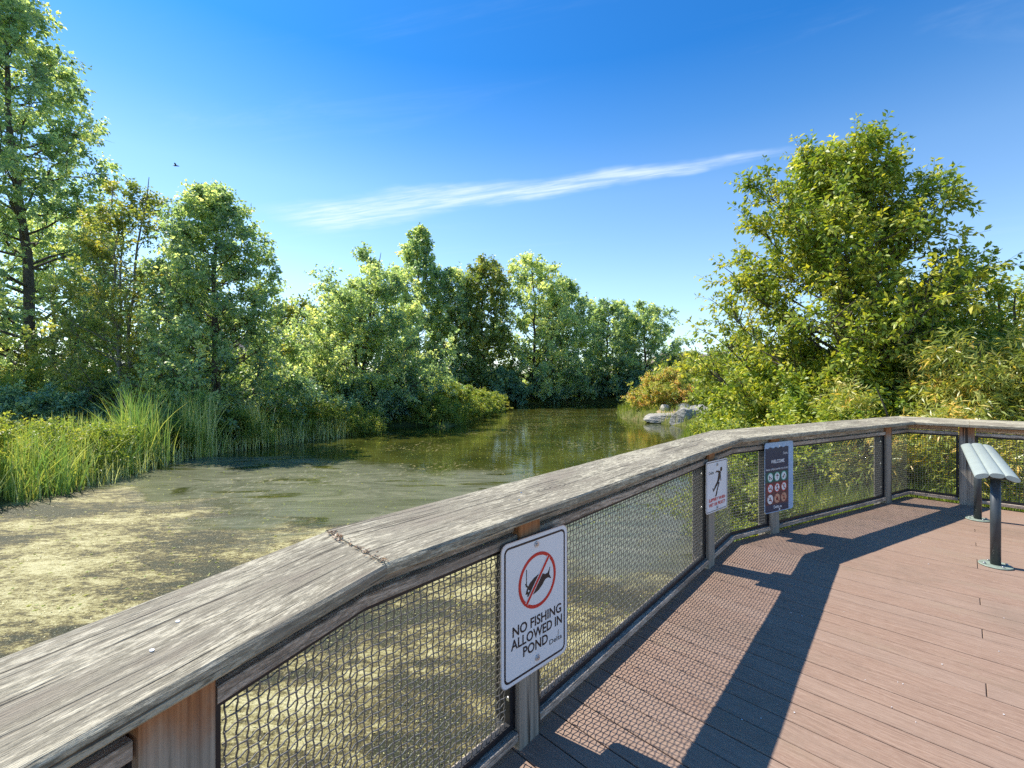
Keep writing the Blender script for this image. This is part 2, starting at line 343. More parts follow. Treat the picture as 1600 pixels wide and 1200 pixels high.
# ------------------------------------------------------------------ object helpers
def link(name, me, mat=None, parent=None):
    o = bpy.data.objects.new(name, me); COL.objects.link(o)
    if mat is not None and not me.materials: me.materials.append(mat)
    if parent is not None: o.parent = parent
    return o
def tag(o, label=None, cat=None, group=None, kind=None):
    if label: o['label'] = label
    if cat: o['category'] = cat
    if group: o['group'] = group
    if kind: o['kind'] = kind
    return o
def empty(name, loc=(0, 0, 0), rz=0.0):
    o = bpy.data.objects.new(name, None); COL.objects.link(o); o.location = loc; o.rotation_euler = (0, 0, rz); o.empty_display_size = 0.2
    return o
def npmesh(name, V, F, tone=None, smooth=False):
    """V (n,3), F (m,k) all faces with k corners"""
    V = np.ascontiguousarray(V, np.float32); F = np.ascontiguousarray(F, np.int32)
    me = bpy.data.meshes.new(name); k = F.shape[1]
    me.vertices.add(len(V)); me.vertices.foreach_set('co', V.ravel())
    me.loops.add(F.size); me.loops.foreach_set('vertex_index', F.ravel())
    me.polygons.add(len(F)); me.polygons.foreach_set('loop_start', np.arange(0, F.size, k, dtype=np.int32))
    me.polygons.foreach_set('loop_total', np.full(len(F), k, np.int32))
    if smooth: me.polygons.foreach_set('use_smooth', np.ones(len(F), bool))
    me.update(calc_edges=True)
    if tone is not None:
        a = me.attributes.new('tone', 'FLOAT', 'FACE'); a.data.foreach_set('value', np.ascontiguousarray(tone, np.float32))
    return me
def pymesh(name, V, F, smooth=False):
    me = bpy.data.meshes.new(name); me.from_pydata([tuple(v) for v in V], [], F); me.update()
    bm = bmesh.new(); bm.from_mesh(me); bmesh.ops.recalc_face_normals(bm, faces=bm.faces); bm.to_mesh(me); bm.free()
    if smooth:
        for p in me.polygons: p.use_smooth = True
    return me
def box_mesh(name, x0, x1, y0, y1, z0, z1, bev=0.0):
    bm = bmesh.new(); bmesh.ops.create_cube(bm, size=1)
    for v in bm.verts: v.co = Vector(((x0 + x1) / 2 + v.co.x * (x1 - x0), (y0 + y1) / 2 + v.co.y * (y1 - y0), (z0 + z1) / 2 + v.co.z * (z1 - z0)))
    if bev: bmesh.ops.bevel(bm, geom=bm.edges[:], offset=bev, segments=1, affect='EDGES')
    me = bpy.data.meshes.new(name); bm.to_mesh(me); bm.free(); return me
def cyl_mesh(name, r, z0, z1, seg=24, r2=None, bev=0.0):
    bm = bmesh.new(); bmesh.ops.create_cone(bm, cap_ends=True, segments=seg, radius1=r, radius2=r2 if r2 is not None else r, depth=z1 - z0)
    for v in bm.verts: v.co.z += (z0 + z1) / 2
    if bev: bmesh.ops.bevel(bm, geom=[e for e in bm.edges if len(e.link_faces) == 2 and e.calc_face_angle(0) > 1.0], offset=bev, segments=2, affect='EDGES')
    for f in bm.faces: f.smooth = len(f.verts) == 4
    me = bpy.data.meshes.new(name); bm.to_mesh(me); bm.free(); return me
def tubes(paths, sides=5):
    """paths: list of (pts (k,3), radii (k,)) -> V, F quads"""
    Vs, Fs, off = [], [], 0
    a = np.arange(sides) * 2 * np.pi / sides; ca, sa = np.cos(a), np.sin(a)
    for P, r in paths:
        P = np.asarray(P, float); k = len(P); r = np.broadcast_to(np.asarray(r, float), (k,))
        T = np.gradient(P, axis=0); T /= np.linalg.norm(T, axis=1)[:, None] + 1e-9
        ref = np.where(np.abs(T[:, 2:3]) > 0.9, np.array([[1., 0, 0]]), np.array([[0., 0, 1]]))
        A = np.cross(T, ref); A /= np.linalg.norm(A, axis=1)[:, None] + 1e-9; B = np.cross(T, A)
        V = P[:, None] + r[:, None, None] * (A[:, None] * ca[None, :, None] + B[:, None] * sa[None, :, None])
        i = np.arange(k - 1)[:, None] * sides; j = np.arange(sides)[None]; j2 = (j + 1) % sides
        F = np.stack([i + j, i + j2, i + sides + j2, i + sides + j], -1).reshape(-1, 4) + off
        Vs.append(V.reshape(-1, 3)); Fs.append(F); off += k * sides
    return np.concatenate(Vs), np.concatenate(Fs)

# ------------------------------------------------------------------ plan of the railing
def v2(a): return Vector(a)
J = [None, v2((-0.366, 1.333)), v2((2.17, 4.27)), v2((5.30, 5.98)), None]
s0 = v2((0.405, 0.914)).normalized(); s3 = v2((0.709, -0.705)).normalized()
J[0] = J[1] - s0 * 4.2; J[4] = J[3] + s3 * 6.6
SEG = []
for i in range(4):
    s = (J[i + 1] - J[i]).normalized(); SEG.append(dict(o=J[i], s=s, m=v2((-s.y, s.x)), L=(J[i + 1] - J[i]).length))
def jpt(i, off):
    """point on joint i at an outward offset"""
    if i == 0: return J[0] + SEG[0]['m'] * off
    if i == 4: return J[4] + SEG[3]['m'] * off
    a, b = SEG[i - 1]['m'], SEG[i]['m']
    return J[i] + (a + b) * (off / (1 + a.dot(b)))
def spt(i, t, off): 
    g = SEG[i]; return g['o'] + g['s'] * t + g['m'] * off
FACE, OUT = 0.076, 0.216      # deck side and outer side of the posts

WATER_Z = -1.0
# ------------------------------------------------------------------ terrain
POND = [(-14, -14), (-13.5, 4), (-10.5, 9.3), (-10.3, 10.5), (-10.6, 12.5), (-10.8, 14), (-10.6, 16.1), (-9.9, 17.7), (-8.8, 19.5), (-7.4, 21.2), (-7.6, 25.5),
        (-4.6, 26.0), (-3.6, 24.0), (-2.4, 31), (-1.4, 40), (-2.0, 47), (4, 50), (9, 54), (14, 52), (12.5, 44), (8.6, 37), (7.3, 31), (8.4, 28), (9.9, 24.5), (7.6, 20), (5.6, 16), (4.9, 12), (4.3, 8.5), (3.3, 5.9), (2.6, 4.0), (2.4, 0), (2.4, -14)]
def sdist(X, Y, poly):
    """signed distance, positive outside"""
    P = np.stack([X, Y], -1); d = np.full(X.shape, 1e9); ins = np.zeros(X.shape, bool)
    for k in range(len(poly)):
        a = np.array(poly[k], float); b = np.array(poly[(k + 1) % len(poly)], float); e = b - a; w = P - a
        t = np.clip((w @ e) / (e @ e), 0, 1); q = w - t[..., None] * e; d = np.minimum(d, np.hypot(q[..., 0], q[..., 1]))
        c = ((a[1] > P[..., 1]) != (b[1] > P[..., 1])) & (P[..., 0] < (b[0] - a[0]) * (P[..., 1] - a[1]) / (b[1] - a[1] + 1e-12) + a[0]); ins ^= c
    return np.where(ins, -d, d)
def wave(X, Y, s, seed):
    r = np.random.RandomState(seed); o = 0
    for k in range(5):
        a = r.rand() * 6.28; f = s * (1.7 ** k); o = o + np.sin((X * math.cos(a) + Y * math.sin(a)) * f + r.rand() * 6.28) / (1.5 ** k)
    return o / 2.2
def terrain_z(X, Y):
    X = np.asarray(X, float); Y = np.asarray(Y, float)
    d = sdist(X, Y, POND) + 0.25 * wave(X, Y, 1.1, 3)
    top = np.where(X > 2, -0.34, -0.62) + 0.07 * wave(X, Y, 0.5, 5)
    bank = WATER_Z + 0.03 + (top - WATER_Z) * (1 - np.exp(-np.clip(d, 0, None) / 0.8))
    return np.where(d < 0, WATER_Z - np.clip(-d * 0.5, 0.0, 0.8), bank)
def tz(x, y): return float(terrain_z(np.array([x]), np.array([y]))[0])
u = np.linspace(-1, 1, 340)
gx = 2 + 45 * u + 1500 * np.sign(u) * np.abs(u) ** 7
w_ = np.linspace(-1, 1, 340)
gy = 22 + 48 * w_ + 1500 * np.sign(w_) * np.abs(w_) ** 7
GX, GY = np.meshgrid(gx, gy); GZ = terrain_z(GX, GY)
ny, nx = GX.shape; idx = np.arange(nx * ny).reshape(ny, nx)
F = np.stack([idx[:-1, :-1], idx[:-1, 1:], idx[1:, 1:], idx[1:, :-1]], -1).reshape(-1, 4)
tag(link('ground', npmesh('ground', np.stack([GX, GY, GZ], -1).reshape(-1, 3), F, smooth=True), M['ground']), kind='structure')
wv_ = [(-30, -16, WATER_Z), (20, -16, WATER_Z), (20, 60, WATER_Z), (-30, 60, WATER_Z)]
# the pond surface follows the pond outline with a margin under the banks
tag(link('water', pymesh('water', wv_, [(0, 1, 2, 3)]), M['water']), kind='structure')

# ------------------------------------------------------------------ deck
DU = v2((-0.709, 0.705)).normalized(); DN = v2((0.705, 0.709)).normalized()
PITCH, GAP = 0.144, 0.006
edge_off = FACE + 0.055
deck_poly = [jpt(0, edge_off), jpt(1, edge_off), jpt(2, edge_off), jpt(3, edge_off), jpt(4, edge_off), v2((9.0, -3.5)), v2((2.0, -4.0))]
def clip(poly, n, c):   # keep n.p <= c
    out = []
    for i in range(len(poly)):
        a, b = poly[i], poly[(i + 1) % len(poly)]; da, db = n.dot(a) - c, n.dot(b) - c
        if da <= 0: out.append(a)
        if (da < 0) != (db < 0) and abs(da - db) > 1e-9: out.append(a + (b - a) * (da / (da - db)))
    return out
deck = empty('deck'); tag(deck, kind='structure')
phase = 2.377
n0 = int((min(DN.dot(p) for p in deck_poly) - phase) // PITCH); n1 = int((max(DN.dot(p) for p in deck_poly) - phase) // PITCH) + 1
def G2(px, py, H=EYE): Z = 711 * H / (py - 595); return v2(((px - 800) * Z / 711, Z))
joist_u = DU.dot(G2(1541.5, 1077)); rz_board = math.atan2(DU.y, DU.x)
cuts_seen = {round((DN.dot(G2(x, y)) - phase) / PITCH - 0.5): 1 for x, y in ((1541.5, 1077), (1514.7, 935), (1521, 985), (1507, 878), (1474, 822), (1595, 862), (1506, 876))}
for k in range(n0, n1 + 1):
    lo = phase + k * PITCH + GAP / 2; hi = phase + (k + 1) * PITCH - GAP / 2
    strip = clip(clip(deck_poly, DN, hi), -DN, -lo)
    if len(strip) < 3: continue
    ulo = min(DU.dot(p) for p in strip); uhi = max(DU.dot(p) for p in strip)
    off = 0.0 if k in cuts_seen else rnd.choice([-2.44, -1.22, 1.22, 2.44, 3.1])
    cuts = [c for c in (joist_u + off - 4.88, joist_u + off, joist_u + off + 4.88) if ulo + 0.3 < c < uhi - 0.3]
    ends = [ulo - 1] + cuts + [uhi + 1]
    for a, b in zip(ends[:-1], ends[1:]):
        pc = clip(clip(strip, DU, b - 0.0015), -DU, -(a + 0.0015))
        if len(pc) < 3: continue
        c = sum(pc, v2((0, 0))) / len(pc)
        loc = [((p - c).dot(DU), (p - c).dot(v2((-DU.y, DU.x)))) for p in pc]
        mnv = len(loc); dz = rnd.uniform(-0.0012, 0.0012)
        r_ = 0.003
        cx_ = sum(q[0] for q in loc) / mnv; cy_ = sum(q[1] for q in loc) / mnv
        def shrink(q):
            return (q[0] - r_ * (1 if q[0] > cx_ else -1), q[1] - r_ * (1 if q[1] > cy_ else -1))
        V = [(x, y, -0.025) for x, y in loc] + [(x, y, -r_) for x, y in loc] + [(*shrink(q), 0.0) for q in loc]
        Fc = [tuple(range(mnv - 1, -1, -1)), tuple(range(2 * mnv, 3 * mnv))]
        for i in range(mnv):
            j = (i + 1) % mnv; Fc += [(i, j, mnv + j, mnv + i), (mnv + i, mnv + j, 2 * mnv + j, 2 * mnv + i)]
        o = link('board', pymesh('board', V, Fc), M['board'], deck)
        o.location = (c.x, c.y, dz); o.rotation_euler = (0, 0, rz_board)

def prism(name, P0, P1, sec0, sec1, mat, parent, n=1, jitter=0.0, seed=0):
    """loft between two end sections given in world coordinates; local X runs along the piece"""
    c = (Vector((*P0, 0)) + Vector((*P1, 0))) / 2; d = Vector((P1[0] - P0[0], P1[1] - P0[1])).normalized(); ang = math.atan2(d.y, d.x)
    ca, sa = math.cos(-ang), math.sin(-ang); k = len(sec0); V = []; r = random.Random(seed)
    for i in range(n + 1):
        f = i / n
        for q in range(k):
            p = Vector(sec0[q]).lerp(Vector(sec1[q]), f) - c
            x, y, z = p.x * ca - p.y * sa, p.x * sa + p.y * ca, p.z
            if jitter: y += r.uniform(-jitter, jitter); z += r.uniform(-jitter, jitter) * 0.5
            V.append((x, y, z))
    Fc = [tuple(range(k - 1, -1, -1)), tuple(range(n * k, n * k + k))]
    for i in range(n):
        for q in range(k):
            q2 = (q + 1) % k; Fc.append((i * k + q, i * k + q2, (i + 1) * k + q2, (i + 1) * k + q))
    o = link(name, pymesh(name, V, Fc), mat, parent); o.location = c; o.rotation_euler = (0, 0, ang)
    return o
def rail_piece(name, seg, sec, mat, parent, t0=None, t1=None, j0=False, j1=False, n=1, jitter=0.0, seed=0):
    """sec = list of (offset, z); ends square at t0/t1 or mitred at the segment's joints"""
    A = [(*(jpt(seg, o) if j0 else spt(seg, t0, o)), z) for o, z in sec]
    B = [(*(jpt(seg + 1, o) if j1 else spt(seg, t1, o)), z) for o, z in sec]
    a = spt(seg, 0 if j0 else t0, 0); b = spt(seg, SEG[seg]['L'] if j1 else t1, 0)
    return prism(name, a, b, A, B, mat, parent, n, jitter, seed)
def rect(o0, o1, z0, z1, c=0.003):
    return [(o0 + c, z0), (o1 - c, z0), (o1, z0 + c), (o1, z1 - c), (o1 - c, z1), (o0 + c, z1), (o0, z1 - c), (o0, z0 + c)]

# posts: (segment, centre t)
tB = (v2((1.675, 3.727)) - J[1]).dot(SEG[1]['s']) + 0.069
tC = 0.63; tD = 3.05
L0 = SEG[0]['L']
POSTS = [(0, L0 - 0.52 - 2.44), (0, L0 - 0.52), (1, tB - 2.445), (1, tB), (2, tC), (2, tD), (3, 0.48), (3, 2.92), (3, 5.36)]
HW = 0.07
railing = empty('wooden_railing', (*J[1], 0))
tag(railing, 'weathered grey timber railing with woven wire mesh running round the edge of the deck', 'railing')
def child(o):
    o.matrix_parent_inverse = Matrix.Translation(-Vector((*J[1], 0))); return o

CAP_SEC0 = lambda z_in=1.017, rise=0.050, w=0.286, th=0.038: [
    (0.004, z_in - th), (w - 0.004, z_in - th + rise), (w, z_in - th + rise + 0.006), (w, z_in + rise - 0.006), (w - 0.007, z_in + rise - 0.001), (0.007, z_in + 0.001), (0.0, z_in - 0.007), (0.0, z_in - th + 0.006)]
sec = CAP_SEC0()
butt = 0.50
g = 0.0012
caps = []
caps.append(rail_piece('cap_board', 0, sec, M['cap'], railing, t0=0, t1=None, j1=True, n=30, jitter=0.0012, seed=1))
caps.append(rail_piece('cap_board', 1, [(o, z + 0.0045) for o, z in sec], M['cap'], railing, j0=True, j1=True, n=34, jitter=0.0014, seed=2))
caps.append(rail_piece('cap_board', 2, sec, M['cap'], railing, j0=True, j1=True, n=30, jitter=0.0014, seed=3))
caps.append(rail_piece('cap_board', 3, sec, M['cap'], railing, t1=butt - g, j0=True, n=6, jitter=0.001, seed=4))
caps.append(rail_piece('cap_board', 3, sec, M['cap'], railing, t0=butt + g, t1=6.6, n=30, jitter=0.0014, seed=5))
for c in caps: child(c)
# screws in pairs over every post
scr = cyl_mesh('screw', 0.0042, -0.002, 0.0006, 12)
scr.materials.append(M['bolt'])
for k, (sg, t) in enumerate(POSTS):
    cb = caps[sg] if sg < 3 else (caps[4] if t > butt else caps[3])
    for dt, off in ((-0.03, 0.115), (0.045, 0.165)):
        p = spt(sg, t + dt, off); o = bpy.data.objects.new('screw', scr); COL.objects.link(o); o.parent = cb
        z = 1.017 + 0.001 + off * 0.175 + (0.0045 if sg == 1 else 0)
        mw = Matrix.Translation((p.x, p.y, z)) @ Matrix.Rotation(math.atan2(SEG[sg]['s'].y, SEG[sg]['s'].x), 4, 'Z') @ Matrix.Rotation(R(10), 4, 'X')
        base = Matrix.Translation(cb.location) @ Matrix.Rotation(cb.rotation_euler.z, 4, 'Z')
        o.matrix_parent_inverse = Matrix.Identity(4); o.matrix_local = base.inverted() @ mw
# posts
for sg, t in POSTS:
    s = SEG[sg]['s']; c = spt(sg, t, (FACE + OUT) / 2); wsz = 0.07
    o = link('post', box_mesh('post', -HW, HW, -0.07, 0.07, -1.35 if sg < 2 else -0.9, 0.985, 0.004), M['post'], railing)
    o.location = (c.x, c.y, 0); o.rotation_euler = (0, 0, math.atan2(s.y, s.x)); child(o)
    for sd in (-1, 1):
        xx = sd * (HW + 0.0035)
        pl = link('side_plate', box_mesh('side_plate', xx - 0.003, xx + 0.003, -0.045, 0.06, 0.085, 0.865), M['black'], o)
        for zb in (0.20, 0.50, 0.78):
            bm_ = cyl_mesh('bolt', 0.011, 0, 0.007, 6, 0.009)
            b = link('bolt', bm_, M['bolt'], o); b.location = (xx + sd * 0.003, -0.012, zb); b.rotation_euler = (0, sd * R(90), 0)
# runs between posts: lists of (seg,t0,t1,j0,j1)
def runs():
    out = []
    for (sa, ta), (sb, tb) in zip(POSTS[:-1], POSTS[1:]):
        a, b = ta + HW + 0.007, tb - HW - 0.007
        if sa == sb: out.append([(sa, a, b, False, False)])
        else: out.append([(sa, a, None, False, True), (sb, None, b, True, False)])
    return out
PZ0, PZ1 = 0.083, 0.868        # panel frame
for ri, run in enumerate(runs()):
    for pi, (sg, t0, t1, j0, j1) in enumerate(run):
        kw = dict(t0=t0, t1=t1, j0=j0, j1=j1)
        ta = 0 if t0 is None else t0
        child(rail_piece('fascia_board', sg, rect(0.104, 0.142, 0.917, 0.992), M['rail'] if (ri + pi) % 3 else M['fascia'], railing, n=1, **kw))
        child(rail_piece('top_rail', sg, rect(0.084, 0.173, 0.871, 0.909), M['rail'], railing, **kw))
        child(rail_piece('bottom_rail', sg, rect(0.080, 0.169, 0.040, 0.078), M['rail'], railing, **kw))
    # steel frame + woven mesh following the run (it bends at the joint)
    def path_at(off):
        pts = []
        for (sg, t0, t1, j0, j1) in run:
            if not j0: pts.append(spt(sg, t0, off))
            pts.append(jpt(sg + 1, off) if j1 else spt(sg, t1, off))
        return pts
    pts = path_at(0.122); cum = [0.0]
    for a, b in zip(pts[:-1], pts[1:]): cum.append(cum[-1] + (b - a).length)
    Ltot = cum[-1]
    cpt = pts[0]
    # frame
    Vf, Ff = [], []
    def addbar(A, B):
        k = len(Vf); Vf.extend(A + B); m_ = len(A)
        Ff.append(tuple(k + i for i in range(m_ - 1, -1, -1))); Ff.append(tuple(k + m_ + i for i in range(m_)))
        for i in range(m_): j = (i + 1) % m_; Ff.append((k + i, k + j, k + m_ + j, k + m_ + i))
    for (sg, t0, t1, j0, j1) in run:
        for z0, z1, o0, o1 in ((PZ1 - 0.018, PZ1, 0.106, 0.114), (PZ1 - 0.006, PZ1 + 0.001, 0.115, 0.150), (PZ0, PZ0 + 0.027, 0.106, 0.114), (PZ0 - 0.002, PZ0 + 0.005, 0.115, 0.150)):
            sc4 = [(o0, z0), (o1, z0), (o1, z1), (o0, z1)]
            A = [(*(jpt(sg, o) if j0 else spt(sg, t0, o)), z) for o, z in sc4]; B = [(*(jpt(sg + 1, o) if j1 else spt(sg, t1, o)), z) for o, z in sc4]
            addbar(A, B)
    (sg, t0, _, _, _) = run[0]; (sg2, _, t1, _, _) = run[-1]
    for sgx, ta, tb in ((sg, t0 + 0.001, t0 + 0.022), (sg2, t1 - 0.022, t1 - 0.001)):
        A = [(*spt(sgx, ta, 0.107), z) for z in (PZ0 + 0.001, PZ1 - 0.001)] + [(*spt(sgx, ta, 0.1135), z) for z in (PZ1 - 0.001, PZ0 + 0.001)]
        B = [(*spt(sgx, tb, 0.107), z) for z in (PZ0 + 0.001, PZ1 - 0.001)] + [(*spt(sgx, tb, 0.1135), z) for z in (PZ1 - 0.001, PZ0 + 0.001)]
        addbar(A, B)
    fr = link('panel_frame', pymesh('panel_frame', [(x - cpt.x, y - cpt.y, z) for x, y, z in Vf], Ff), M['black'], railing); fr.location = (cpt.x, cpt.y, 0); child(fr)
    # wires
    WP = 0.0272; AMP = 0.0028; WR = 0.0025
    def on(d):
        d = min(max(d, 0), Ltot - 1e-6)
        for i in range(len(pts) - 1):
            if d <= cum[i + 1] + 1e-9:
                s_ = (pts[i + 1] - pts[i]).normalized(); p = pts[i] + s_ * (d - cum[i]); return p, v2((-s_.y, s_.x))
    nv = int((Ltot - 0.03) / WP); nh = int((PZ1 - PZ0 - 0.02) / WP)
    x0_ = (Ltot - (nv - 1) * WP) / 2; z0_ = PZ0 + 0.012
    jr = random.Random(ri + 50); paths = []
    sl_ = 4 if ri in (1, 2) else 3
    if ri == 7 or ri == 0: nvstep = 1
    for a in range(nv):
        p, m_ = on(x0_ + a * WP); P = []
        tx = jr.uniform(-0.0012, 0.0012)
        sd = SEG[run[0][0]]['s']
        for b in range(-1, nh + 1):
            sgn = 1 if (a + b) % 2 else -1
            for q in (-0.2, 0.2):
                o_ = m_ * (sgn * AMP); zz = z0_ + (b + q) * WP
                if zz < PZ0 + 0.004 or zz > PZ1 - 0.004: continue
                P.append((p.x + o_.x + tx - cpt.x, p.y + o_.y - cpt.y, zz))
        paths.append((P, WR))
    for b in range(nh):
        P = []
        for a in range(nv):
            sgn = -1 if (a + b) % 2 else 1
            for q in (-0.2, 0.2):
                p, m_ = on(x0_ + (a + q) * WP); o_ = m_ * (sgn * AMP)
                P.append((p.x + o_.x - cpt.x, p.y + o_.y - cpt.y, z0_ + b * WP))
        paths.append((P, WR))
    Vw, Fw = tubes(paths, sl_)
    wm_ = link('wire_mesh', npmesh('wire_mesh', Vw, Fw, smooth=True), M['wire'], fr); wm_['kind'] = 'stuff'
# rim beams under the deck edge
for sg in range(4):
    b = rail_piece('rim_joist', sg, rect(edge_off - 0.045, edge_off - 0.005, -0.27, -0.028), M['beam'], deck, j0=True, j1=True)
for k in range(-2, 9):
    uu = joist_u - 4.9 + k * 1.22
    pc = None
    a_ = DU * uu + DN * (-1.5); b_ = DU * uu + DN * 9.0
    # clip joist to the deck outline
    seglist = [a_, b_]; t_in, t_out = 0.0, 1.0; dvec = b_ - a_; okj = True
    for i in range(len(deck_poly)):
        p, q = deck_poly[i], deck_poly[(i + 1) % len(deck_poly)]; e = q - p; nrm = v2((-e.y, e.x))   # outward for clockwise outline
        den = nrm.dot(dvec); num = nrm.dot(p - a_)
        if abs(den) < 1e-9: continue
        tt = num / den
        if den > 0: t_out = min(t_out, tt)
        else: t_in = max(t_in, tt)
    if t_out - t_in < 0.08: continue
    a2 = a_ + dvec * (t_in + 0.008); b2 = a_ + dvec * (t_out - 0.008)
    sc4 = [(-0.02, -0.25), (0.02, -0.25), (0.02, -0.028), (-0.02, -0.028)]
    prism('joist', a2, b2, [(a2.x + o * DU.x, a2.y + o * DU.y, z) for o, z in sc4], [(b2.x + o * DU.x, b2.y + o * DU.y, z) for o, z in sc4], M['beam'], deck)

# ------------------------------------------------------------------ flat print helpers (local X right, Z up, face towards -Y)
def flat(name, outline, y, mat, parent, th=0.0004, holes=None):
    n = len(outline); V = [(x, y, z) for x, z in outline] + [(x, y + th, z) for x, z in outline]
    Fc = [tuple(range(n)), tuple(range(2 * n - 1, n - 1, -1))] + [(i, (i + 1) % n, n + (i + 1) % n, n + i) for i in range(n)]
    return link(name, pymesh(name, V, Fc), mat, parent)
def rrect(w, h, r, cx=0, cz=0, n=6):
    out = []
    for qx, qz, a0 in ((1, 1, 0), (-1, 1, 90), (-1, -1, 180), (1, -1, 270)):
        for i in range(n + 1):
            a = R(a0 + 90 * i / n); out.append((cx + qx * (w / 2 - r) + r * math.cos(a), cz + qz * (h / 2 - r) + r * math.sin(a)))
    return out
def ring(name, oa, ob, y, mat, parent, th=0.0004):
    n = len(oa); V = [(x, y, z) for x, z in oa] + [(x, y, z) for x, z in ob] + [(x, y + th, z) for x, z in oa] + [(x, y + th, z) for x, z in ob]; Fc = []
    for i in range(n):
        j = (i + 1) % n; Fc += [(i, j, n + j, n + i), (2 * n + i, 3 * n + i, 3 * n + j, 2 * n + j), (i, 2 * n + i, 2 * n + j, j), (n + i, n + j, 3 * n + j, 3 * n + i)]
    return link(name, pymesh(name, V, Fc), mat, parent)
def circ(r, cx, cz, n=36): return [(cx + r * math.cos(2 * math.pi * i / n), cz + r * math.sin(2 * math.pi * i / n)) for i in range(n)]
def bar(x0, z0, x1, z1, w):
    d = Vector((x1 - x0, z1 - z0)).normalized(); nn = Vector((-d.y, d.x)) * w / 2
    return [(x0 + nn.x, z0 + nn.y), (x0 - nn.x, z0 - nn.y), (x1 - nn.x, z1 - nn.y), (x1 + nn.x, z1 + nn.y)]
def lettering(text, cx, cz, width, size, y, mat, parent, bold=0.0, name='lettering', shear=0.0):
    cu = bpy.data.curves.new('lettering', 'FONT'); cu.body = text; cu.size = size; cu.align_x = 'CENTER'; cu.extrude = 0.0003; cu.offset = bold; cu.resolution_u = 3; cu.shear = shear
    to = bpy.data.objects.new('lettering', cu); COL.objects.link(to)
    dg = bpy.context.evaluated_depsgraph_get(); me = bpy.data.meshes.new_from_object(to.evaluated_get(dg))
    bpy.data.objects.remove(to); bpy.data.curves.remove(cu)
    xs = [v.co.x for v in me.vertices]; ys = [v.co.y for v in me.vertices]
    k = width / (max(xs) - min(xs)) if width else 1.0; mx = (max(xs) + min(xs)) / 2; my = (max(ys) + min(ys)) / 2
    for v in me.vertices:
        x, yy, z = v.co; v.co = ((x - mx) * k + cx, y - z, (yy - my) + cz)
    me.materials.clear()
    o = link(name, me, mat, parent); return o
def sign_root(name, sg, t, zc_, twist, stand, label, cat='sign'):
    p = spt(sg, t, FACE - stand); s = SEG[sg]['s']
    r = empty(name, (p.x, p.y, zc_), math.atan2(s.y, s.x) + twist); tag(r, label, cat); return r
def sign_bolt(root, x, z, y=-0.003):
    b = link('bolt', cyl_mesh('bolt', 0.013, 0, 0.004, 16), M['alu'], root); b.location = (x, y, z); b.rotation_euler = (R(90), 0, 0)
    c = link('bolt_head', cyl_mesh('bolt_head', 0.0065, 0.004, 0.009, 6), M['bolt'], b)
def delta_mark(parent, cx, cz, w, mat, y):
    lettering('Delta', cx, cz, w, w * 0.36, y, mat, parent, name='wordmark')
    flat('mast', bar(cx + w * 0.20, cz + w * 0.10, cx + w * 0.21, cz + w * 0.42, w * 0.03), y, mat, parent)

# --- no fishing sign
W, H = 0.415, 0.585
S1 = sign_root('no_fishing_sign', 1, tB - 2.445 + 0.005, 0.608, R(-5), 0.026, 'white NO FISHING ALLOWED IN POND sign with red crossed-out fish, on a railing post')
flat('sign_plate', rrect(W, H, 0.035), -0.003, M['alu'], S1, 0.003)
flat('sign_face', rrect(W - 0.006, H - 0.006, 0.033), -0.0036, M['white'], S1)
ring('border', rrect(W - 0.034, H - 0.034, 0.026), rrect(W - 0.052, H - 0.052, 0.019), -0.0041, M['ink'], S1)
sign_bolt(S1, 0.0, 0.250, -0.004); sign_bolt(S1, 0.005, -0.238, -0.004)
cx_, cz_ = 0.008, 0.095
ell = lambda r: [(cx_ + x * 1.0, cz_ + z * 1.0) for x, z in circ(r, 0, 0, 48)]
ring('prohibition_ring', ell(0.118), ell(0.1035), -0.0046, M['red'], S1)
fish = [(-0.078, -0.040), (-0.070, -0.020), (-0.052, 0.000), (-0.028, 0.014), (0.000, 0.022), (0.024, 0.020), (0.046, 0.010), (0.062, 0.012), (0.078, 0.036), (0.072, 0.002), (0.086, -0.020), (0.064, -0.010), (0.046, -0.012), (0.028, -0.030), (0.004, -0.046), (-0.026, -0.054), (-0.050, -0.054), (-0.070, -0.052), (-0.064, -0.044)]
flat('fish_symbol', [(x + cx_ + 0.002, z + cz_ + 0.0) for x, z in fish], -0.0044, M['ink'], S1)
flat('fish_eye', circ(0.0045, cx_ - 0.058, cz_ - 0.030, 12), -0.0048, M['white'], S1)
hook = [(-0.072, 0.062), (-0.068, 0.062), (-0.068, -0.002), (-0.060, -0.012), (-0.064, -0.016), (-0.074, -0.008), (-0.078, 0.004), (-0.074, 0.006), (-0.072, 0.0)]
flat('hook_symbol', [(x + cx_, z + cz_) for x, z in hook], -0.0044, M['ink'], S1)
flat('slash_outline', bar(cx_ - 0.070, cz_ - 0.083, cx_ + 0.070, cz_ + 0.083, 0.020), -0.00485, M['white'], S1)
flat('prohibition_slash', bar(cx_ - 0.073, cz_ - 0.087, cx_ + 0.073, cz_ + 0.087, 0.013), -0.0052, M['red'], S1)
lettering('NO FISHING', 0.010, -0.076, 0.308, 0.058, -0.0044, M['ink'], S1, 0.0011)
lettering('ALLOWED IN', 0.008, -0.128, 0.322, 0.058, -0.0044, M['ink'], S1, 0.0011)
lettering('POND', -0.005, -0.180, 0.155, 0.058, -0.0044, M['ink'], S1, 0.0011)
delta_mark(S1, 0.126, -0.206, 0.085, M['ink'], -0.0044)

